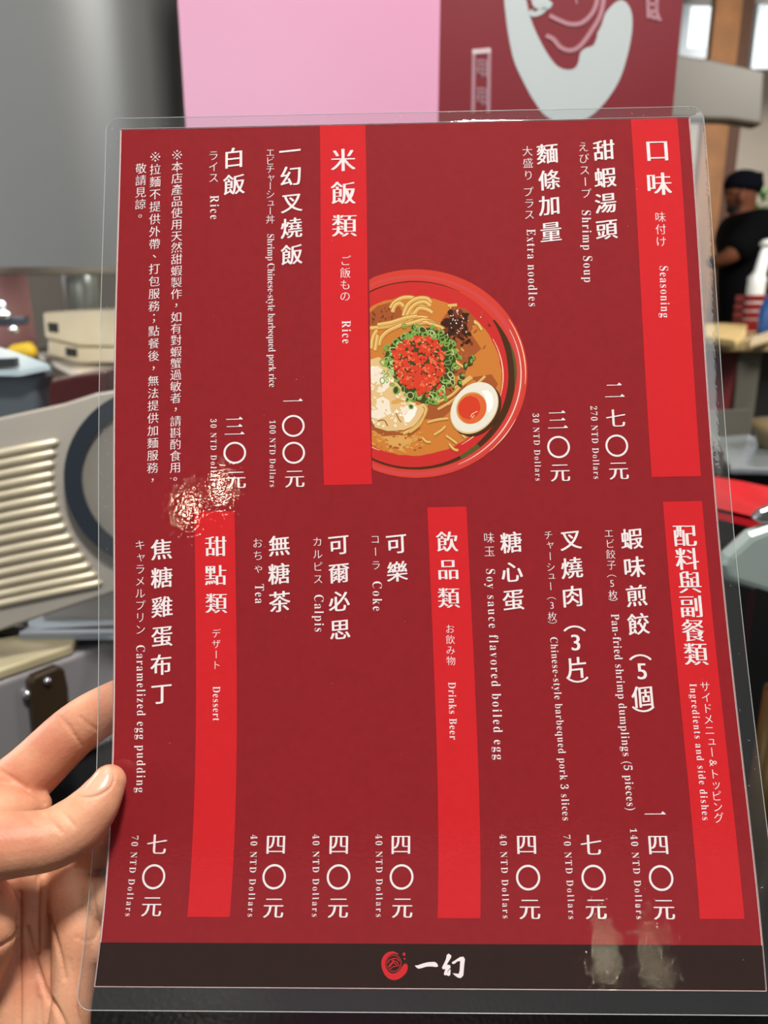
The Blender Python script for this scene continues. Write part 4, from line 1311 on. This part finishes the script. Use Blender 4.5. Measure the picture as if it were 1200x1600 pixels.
out = smooth_path(z8([(235, -200), (235, -60), (245, 60), (262, 190), (292, 330), (340, 440), (400, 550), (470, 640), (590, 690), (700, 650), (790, 570), (870, 450), (915, 320), (942, 190), (946, 100), (935, 50), (918, 20), (900, 5), (885, 0)]), 8)
b.strip(out, inn, whitep, 0)
b.build('swirl_emblem', sign, place=place_sign)
b = Print()
b.line(z8([(380, 60), (400, 78), (440, 66), (470, 40)]), 8, whitep, .3)
b.ell(z8([(450, 18)])[0], 14, 12, whitep, .3, n=22, wob=.18, rnd=rnd)
b.ell(z8([(420, -10)])[0], 10, 14, whitep, .32, n=16, wob=.18, rnd=rnd)
b.line(z8([(490, 85), (540, 110), (600, 132), (660, 128), (710, 90), (745, 30), (760, -60)]), 6.5, pinkp, .4)
b.line(z8([(470, 195), (510, 215), (550, 260), (605, 278), (660, 250), (720, 170), (770, 80), (795, -40)]), 6.5, pinkp, .4)
b.line(z8([(635, -10), (640, 20)]), 2.5, pinkp, .4)
b.build('shrimp_drawing', sign, place=place_sign)
b = Print()
pk = mat('stamp_pink', (168, 124, 136), .5)
for q in ([(68, 620), (72, 280)], [(152, 620), (158, 280)], ):
    b.line(z8(q), 6, pk, .3)
b.line(z8([(64, 285), (110, 282), (166, 276)]), 8, mat('stamp_white', (214, 190, 196), .5), .35)
for cyy in (375, 530):
    for q in ([(85, -45), (145, -40)], [(90, -20), (140, -20)], [(85, 5), (145, 5)], [(115, -50), (118, 50)], [(95, -40), (92, 30)], [(140, -35), (138, 50)], [(100, 25), (140, 35)]):
        b.line(z8([(x + 2, y + cyy) for x, y in q]), 2.4, pk, .3)
b.build('stamp_mark', sign, place=place_sign)
b = Print()
for q in ([(1030, -60), (1035, 100)], [(1085, -60), (1080, 60), (1100, 115)], [(1030, 20), (1085, 25)], [(1045, 75), (1060, 95), (1085, 100)], [(1045, 60), (1080, 65)]):
    b.line(z8(q), 5.5, pinkp, .3)
b.build('sign_lettering', sign, place=place_sign)

# ------------------------------------------------------------------ left side
# stainless hood above the back counter
hoodm = mat('satin_hood_steel', (150, 152, 152), .42, metal=.55, spec=.5)
YH = 1.12
hl, hr = at(-420, 418, YH), at(282, 414, YH)
zb = at(100, 417, YH)[2]
hv = []
rad = .16
front = [(hl[0], YH), (hr[0] - rad, YH)] + [(hr[0] - rad + rad * math.sin(R(a)), YH + rad - rad * math.cos(R(a))) for a in range(10, 91, 10)] + [(hr[0], YH + .6), (hl[0], YH + .6)]
hd_ = prism('range_hood', [(x, y, zb) for x, y in front], (0, 0, 2.94 - zb), hoodm)
bm = bmesh.new(); bm.from_mesh(hd_.data)
for f in bm.faces: f.smooth = True
for e in bm.edges: e.smooth = len(e.link_faces) == 2 and e.calc_face_angle() < R(30)
bm.to_mesh(hd_.data); bm.free()
tag(hd_, 'large grey steel hood with rounded corner hanging at upper left', 'hood')

dk = mat('dark_brown_board', (84, 76, 66), .6, noise=.08)
# back counter carrying the boxes
YBK = 1.42
zk = at(120, 592, YBK)[2] - .012
xk0, xk1 = at(-300, 600, YBK)[0], at(270, 600, YBK)[0]
bk = empty('back_counter', ((xk0 + xk1) / 2, YBK + .45, 0), 'dark brown back counter under the hood, carrying the cream boxes', 'counter')
box('counter_body', (xk0, 1.32, 0), (xk1, 2.9, zk), dk, bk, .005)
tag(box('back_board', (xk0 - .3, 2.92, 0), (xk1 + .1, 2.96, zk + .6), mat('brown_grey_board', (112, 104, 92), .6)), 'brown grey board standing behind the back counter under the hood', 'board')
zk = zk
cream = mat('cream_wood', (216, 206, 182), .55, noise=.06, nscale=14)
wht = mat('white_board', (232, 222, 204), .5)
bd = prism('cutting_board', [atz(55, 551, zk + .012), atz(166, 603, zk + .012), atz(300, 600, zk + .012), atz(300, 540, zk + .012)], (0, 0, -.012), wht)
tag(bd, 'long off-white cutting board under the two cream boxes', 'board')
def cream_box(name, label, outline, Y, dep, hole):
    r = empty(name, at(*outline[0], Y), label, 'box', 'cream boxes on the cutting board')
    r.location = tuple(np.mean([at(x, y, Y) for x, y in outline], 0) * np.array([1, 1, 0]) + np.array([0, dep / 2, min(at(x, y, Y)[2] for x, y in outline)]))
    slab('box_body', outline, Y, dep, cream, r, .006)
    slab('dark_hole', hole, Y - .002, .004, mat('dark_hole', (44, 42, 40), .7), r)
    return r
YX = 1.62
cream_box('wooden_box', 'upper cream box with dark hole, white corner and overhanging lid, on the lower box', [(66, 488), (120, 484), (230, 480), (230, 541), (124, 541), (70, 529)], YX, .25, [(74, 504), (90, 505), (91, 520), (76, 518)])
cream_box('wooden_box', 'lower cream box with square dark hole, resting on the cutting board', [(74, 530), (124, 542), (230, 542), (230, 567), (120, 567), (74, 555)], YX + .01, .25, [(102, 543), (120, 545), (120, 558), (103, 556)])
yl = mat('yellow_plastic', (228, 190, 48), .4)
yb = slab('yellow_sponge', [(8, 540), (40, 535), (50, 540), (54, 560), (8, 562)], 1.5, .03, yl, bev=.012)
tag(yb, 'bright yellow block between the steel box and the cream boxes', 'sponge')
# metal scale with pale top in front of the back counter
ms = mat('blue_grey_steel', (112, 122, 130), .4, metal=.4)
sc_ = empty('weighing_scale', (at(20, 600, .98)[0], 1.05, ZT), 'grey steel scale with pale blue tilted tray, at the left edge under the yellow block', 'scale')
slab('scale_body', [(-120, 590), (0, 584), (64, 575), (68, 590), (60, 610), (60, 700), (-120, 730)], 0.98, .04, ms, sc_, .008)
prism('scale_tray', [at(-120, 578, .96), at(30, 580, .96), at(78, 570, .97), at(30, 552, 1.1), at(-10, 540, 1.16), at(-120, 530, 1.2)], (0, 0, -.006), mat('pale_blue_tray', (196, 218, 226), .3), sc_)
slab('scale_display', [(-20, 562), (22, 560), (24, 574), (-20, 577)], .965, .012, mat('dark_display', (56, 60, 62), .4), sc_)
a = at(0, 620, 1.2); c = at(60, 620, 1.2)
box('scale_foot', (a[0] - .1, 1.0, ZT), (c[0] - .04, 1.16, at(30, 690, 1.0)[2]), ms, sc_)
# dark red box, black bar, red canister
db = slab('maroon_box', [(72, 596), (120, 586), (168, 580), (168, 640), (72, 650)], 1.2, .09, mat('maroon_box', (84, 32, 34), .5), bev=.006)
_a = at(72, 640, 1.34)
tag(db, 'dark maroon box between the scale and the slicer', 'box')
rc = at(16, 490, 1.85)
V, Fc = tube_data([(rc[0], 1.85, zk), (rc[0], 1.85, at(20, 425, 1.85)[2] + .03)], [.05, .046], 24)
tag(link_mesh('pink_canister', V, Fc, mat('dusty_pink', (226, 168, 168), .5), smooth=True), 'dusty pink canister on the back counter at the left edge', 'canister')
tf = at(126, 450, 1.9)
V, Fc = tube_data([(tf[0], 1.9, zk), (tf[0], 1.9, tf[2]), (tf[0], 1.9, tf[2] + .08)], [.036, .04, .042], 20)
tag(link_mesh('steel_container', V, Fc, mat('soft_steel', (170, 178, 174), .35, metal=.5), smooth=True), 'tall pale steel container behind the cream boxes', 'container')
bx = empty('steel_ladle', at(20, 502, 1.45) , 'dark handled steel ladle lying across at the left edge, over the yellow block', 'ladle')
slab('handle', [(-40, 498), (38, 494), (40, 507), (-40, 512)], 1.45, .02, mat('dark_blue_handle', (34, 42, 54), .4), bx, .003)
V, Fc = merge([sphere_data(at(3, 477, 1.45), .009), sphere_data(at(6, 492, 1.45), (.014, .01, .009)), sphere_data(at(22, 515, 1.45), .008)])
link_mesh('rivets', V, Fc, mat('chrome', (240, 244, 250), .12, metal=1), bx, smooth=True)

# ------------------------------------------------------------------ slicer
slm = mat('cast_aluminium', (188, 182, 172), .42, metal=.35, noise=.03, nscale=12)
slr = mat('ridge_aluminium', (224, 214, 188), .38, metal=.3)
Y0 = .72
sl = empty('meat_slicer', (at(60, 1100, Y0)[0], Y0 + .1, ZT), 'pale metal meat slicer with ridged plate and dark round blade guard, left side', 'slicer')
P0 = at(90, 800, Y0 + .02); Nn = np.array([.22, -1, .18]); Nn /= np.linalg.norm(Nn)
opl = lambda x, y, o=0.0: onplane(x, y, P0 + Nn * o, Nn)
prism('carriage_plate', [opl(x, y) for x, y in [(-160, 690), (0, 652), (100, 630), (150, 614), (240, 600), (240, 905), (178, 926), (100, 952), (0, 986), (-160, 1030)]], -Nn * .012, slm, sl, .003)
ends_ = [(92, 690), (88, 707), (86, 724), (85, 741), (86, 757), (88, 774), (92, 790), (97, 806), (104, 822), (113, 838), (122, 853), (132, 868), (142, 883), (152, 897), (160, 910)]
parts = []
for x, y in ends_:
    a = opl(x, y, .0008); c = opl(-120, y + (x + 120) * .205, .0008)
    V, Fc = tube_data([c, a + (c - a) * .03, a], [.0042, .0042, .002], 10)
    parts.append((V, Fc))
for i, (V, Fc) in enumerate(parts):
    link_mesh('ridge', V, Fc, slr, sl, smooth=True)
cen = opl(252, 748, .004)
ux = opl(352, 748, .004) - cen; ux /= np.linalg.norm(ux)
uy = np.cross(Nn, ux)
mmp = np.linalg.norm(opl(102, 748, .004) - cen)
def disc(r0, r1, o0, o1, name, m, n=72):
    V, Fc = [], []
    for r, o in ((r0, o0), (r1, o0), (r1, o1), (r0, o1)):
        for k in range(n):
            a = 2 * math.pi * k / n
            V.append(cen + (ux * math.cos(a) + uy * math.sin(a)) * r + Nn * o)
    for j in range(4):
        for k in range(n):
            k2 = (k + 1) % n
            Fc.append((j * n + k, j * n + k2, ((j + 1) % 4) * n + k2, ((j + 1) % 4) * n + k))
    return link_mesh(name, V, Fc, m, sl)
disc(mmp * .82, mmp, 0, .008, 'blade_guard', mat('dark_blue_guard', (36, 44, 54), .35))
disc(.002, mmp * .82, 0, .003, 'blade', mat('blade_grey', (164, 160, 150), .35, metal=.5))
# base of the slicer
zbase = .885
f0, f1 = atz(-180, 1108, zbase), atz(112, 1008, zbase)
f1 = np.array([f1[0], f1[1], zbase])
bs = mat('base_lavender_grey', (168, 166, 170), .4, metal=.35)
dirb = f1 - f0; dirb[2] = 0
back = np.array([-.02, .12, 0])
f2 = f1 + dirb / np.linalg.norm(dirb) * .1
prism('base', [(f0[0], f0[1], ZT), (f2[0], f2[1], ZT), (f2[0] + back[0], f2[1] + back[1], ZT), (f0[0] + back[0], f0[1] + back[1], ZT)], (0, 0, zbase - ZT - .012), bs, sl, .006)
prism('base_top', [f0, f1, f1 + back * .5, f0 + back], (0, 0, -.012), mat('cream_metal', (214, 204, 166), .35, metal=.25), sl, .003)
nb = np.array([dirb[1], -dirb[0], 0]); nb /= np.linalg.norm(nb)
obp = lambda x, y, o=0: onplane(x, y, f0 + nb * o, nb)
sw = prism('switch_box', [obp(x, y, .012) for x, y in [(47, 1068), (55, 1058), (92, 1042), (102, 1046), (108, 1075), (112, 1160), (60, 1190)]], -nb * .014, mat('dark_brown_switch', (58, 46, 32), .35), sl, .003)
V, Fc = merge([sphere_data(obp(74, 1064, .013), .004), sphere_data(obp(43, 1085, .004), .005)])
link_mesh('screws', V, Fc, mat('chrome', (240, 244, 250), .12, metal=1), sl, smooth=True)
# rods under the carriage
rodm = mat('black_rod', (24, 24, 24), .35)
for k, (p, q_, r) in enumerate([((-150, 1000), (230, 980), .0045), ((-150, 1010), (230, 998), .005), ((-150, 975), (40, 985), .011)]):
    tube('guide_rod', [at(*p, Y0 + .06), at(*q_, Y0 + .07)], r, rodm, sl)
prism('steel_deck', [at(30, 990, Y0 + .05), at(240, 988, Y0 + .05), at(240, 905, Y0 + .2), at(100, 935, Y0 + .2), at(40, 962, Y0 + .12)], (0, 0, -.008), mat('blue_white_steel', (208, 222, 234), .3, metal=.0), sl)
prism('steel_skirt', [at(110, 1005, Y0 + .1), at(240, 985, Y0 + .1), at(240, 1060, Y0 + .1), at(120, 1040, Y0 + .1)], (0, .01, 0), mat('soft_steel', (170, 178, 174), .35, metal=.5), sl)
box('rear_column', (at(60, 900, Y0 + .1)[0], Y0 + .1, ZT), (at(200, 900, Y0 + .1)[0], Y0 + .2, at(100, 900, Y0 + .1)[2]), slm, sl)

# ------------------------------------------------------------------ spot lamps on the ceiling behind the viewer, mirrored in the plastic
bulb_m = bpy.data.materials.new('warm_bulb'); bulb_m.use_nodes = True
_nt = bulb_m.node_tree; _nt.nodes.clear()
_e = _nt.nodes.new('ShaderNodeEmission'); _e.inputs[0].default_value = (1, 0.86, 0.6, 1); _e.inputs[1].default_value = 90
_o = _nt.nodes.new('ShaderNodeOutputMaterial'); _nt.links.new(_e.outputs[0], _o.inputs[0])
def mirror_spot(px, py, zc_):
    u, v = uv_of(px, py)
    e = 1.0
    p = sheet(u, v, .75)
    du = sheet(u + e, v, .75) - sheet(u - e, v, .75); dvv = sheet(u, v + e, .75) - sheet(u, v - e, .75)
    nrm_ = np.cross(dvv, du); nrm_ /= np.linalg.norm(nrm_)
    i = p - CM[:3, 3]; i /= np.linalg.norm(i)
    if np.dot(i, nrm_) > 0: nrm_ = -nrm_
    r = i - 2 * np.dot(i, nrm_) * nrm_
    t = (zc_ - p[2]) / r[2]
    return p + r * t, r
for qs, lb in ((((345, 764), (296, 792)), 'left'), (((1020, 1497), (944, 1496)), 'right')):
    ps = [mirror_spot(*q, 2.2)[0] for q in qs]
    c_ = (ps[0] + ps[1]) / 2
    lamp = empty('pendant_lamp', (c_[0], c_[1], 2.95), 'warm twin pendant lamp hanging behind the viewer, %s one of two' % lb, 'lamp', 'pendant lamps')
    for p in ps:
        V, Fc = sphere_data(p, .019 if lb == 'left' else .023)
        link_mesh('bulb', V, Fc, bulb_m, lamp, smooth=True)
        V, Fc = tube_data([(p[0], p[1], 2.95), (p[0], p[1], 2.3), (p[0], p[1], 2.26), (p[0], p[1], 2.215)], [.004, .004, .02, .028], 14)
        link_mesh('lamp_holder', V, Fc, mat('lamp_black', (24, 24, 24), .5), lamp, smooth=True)
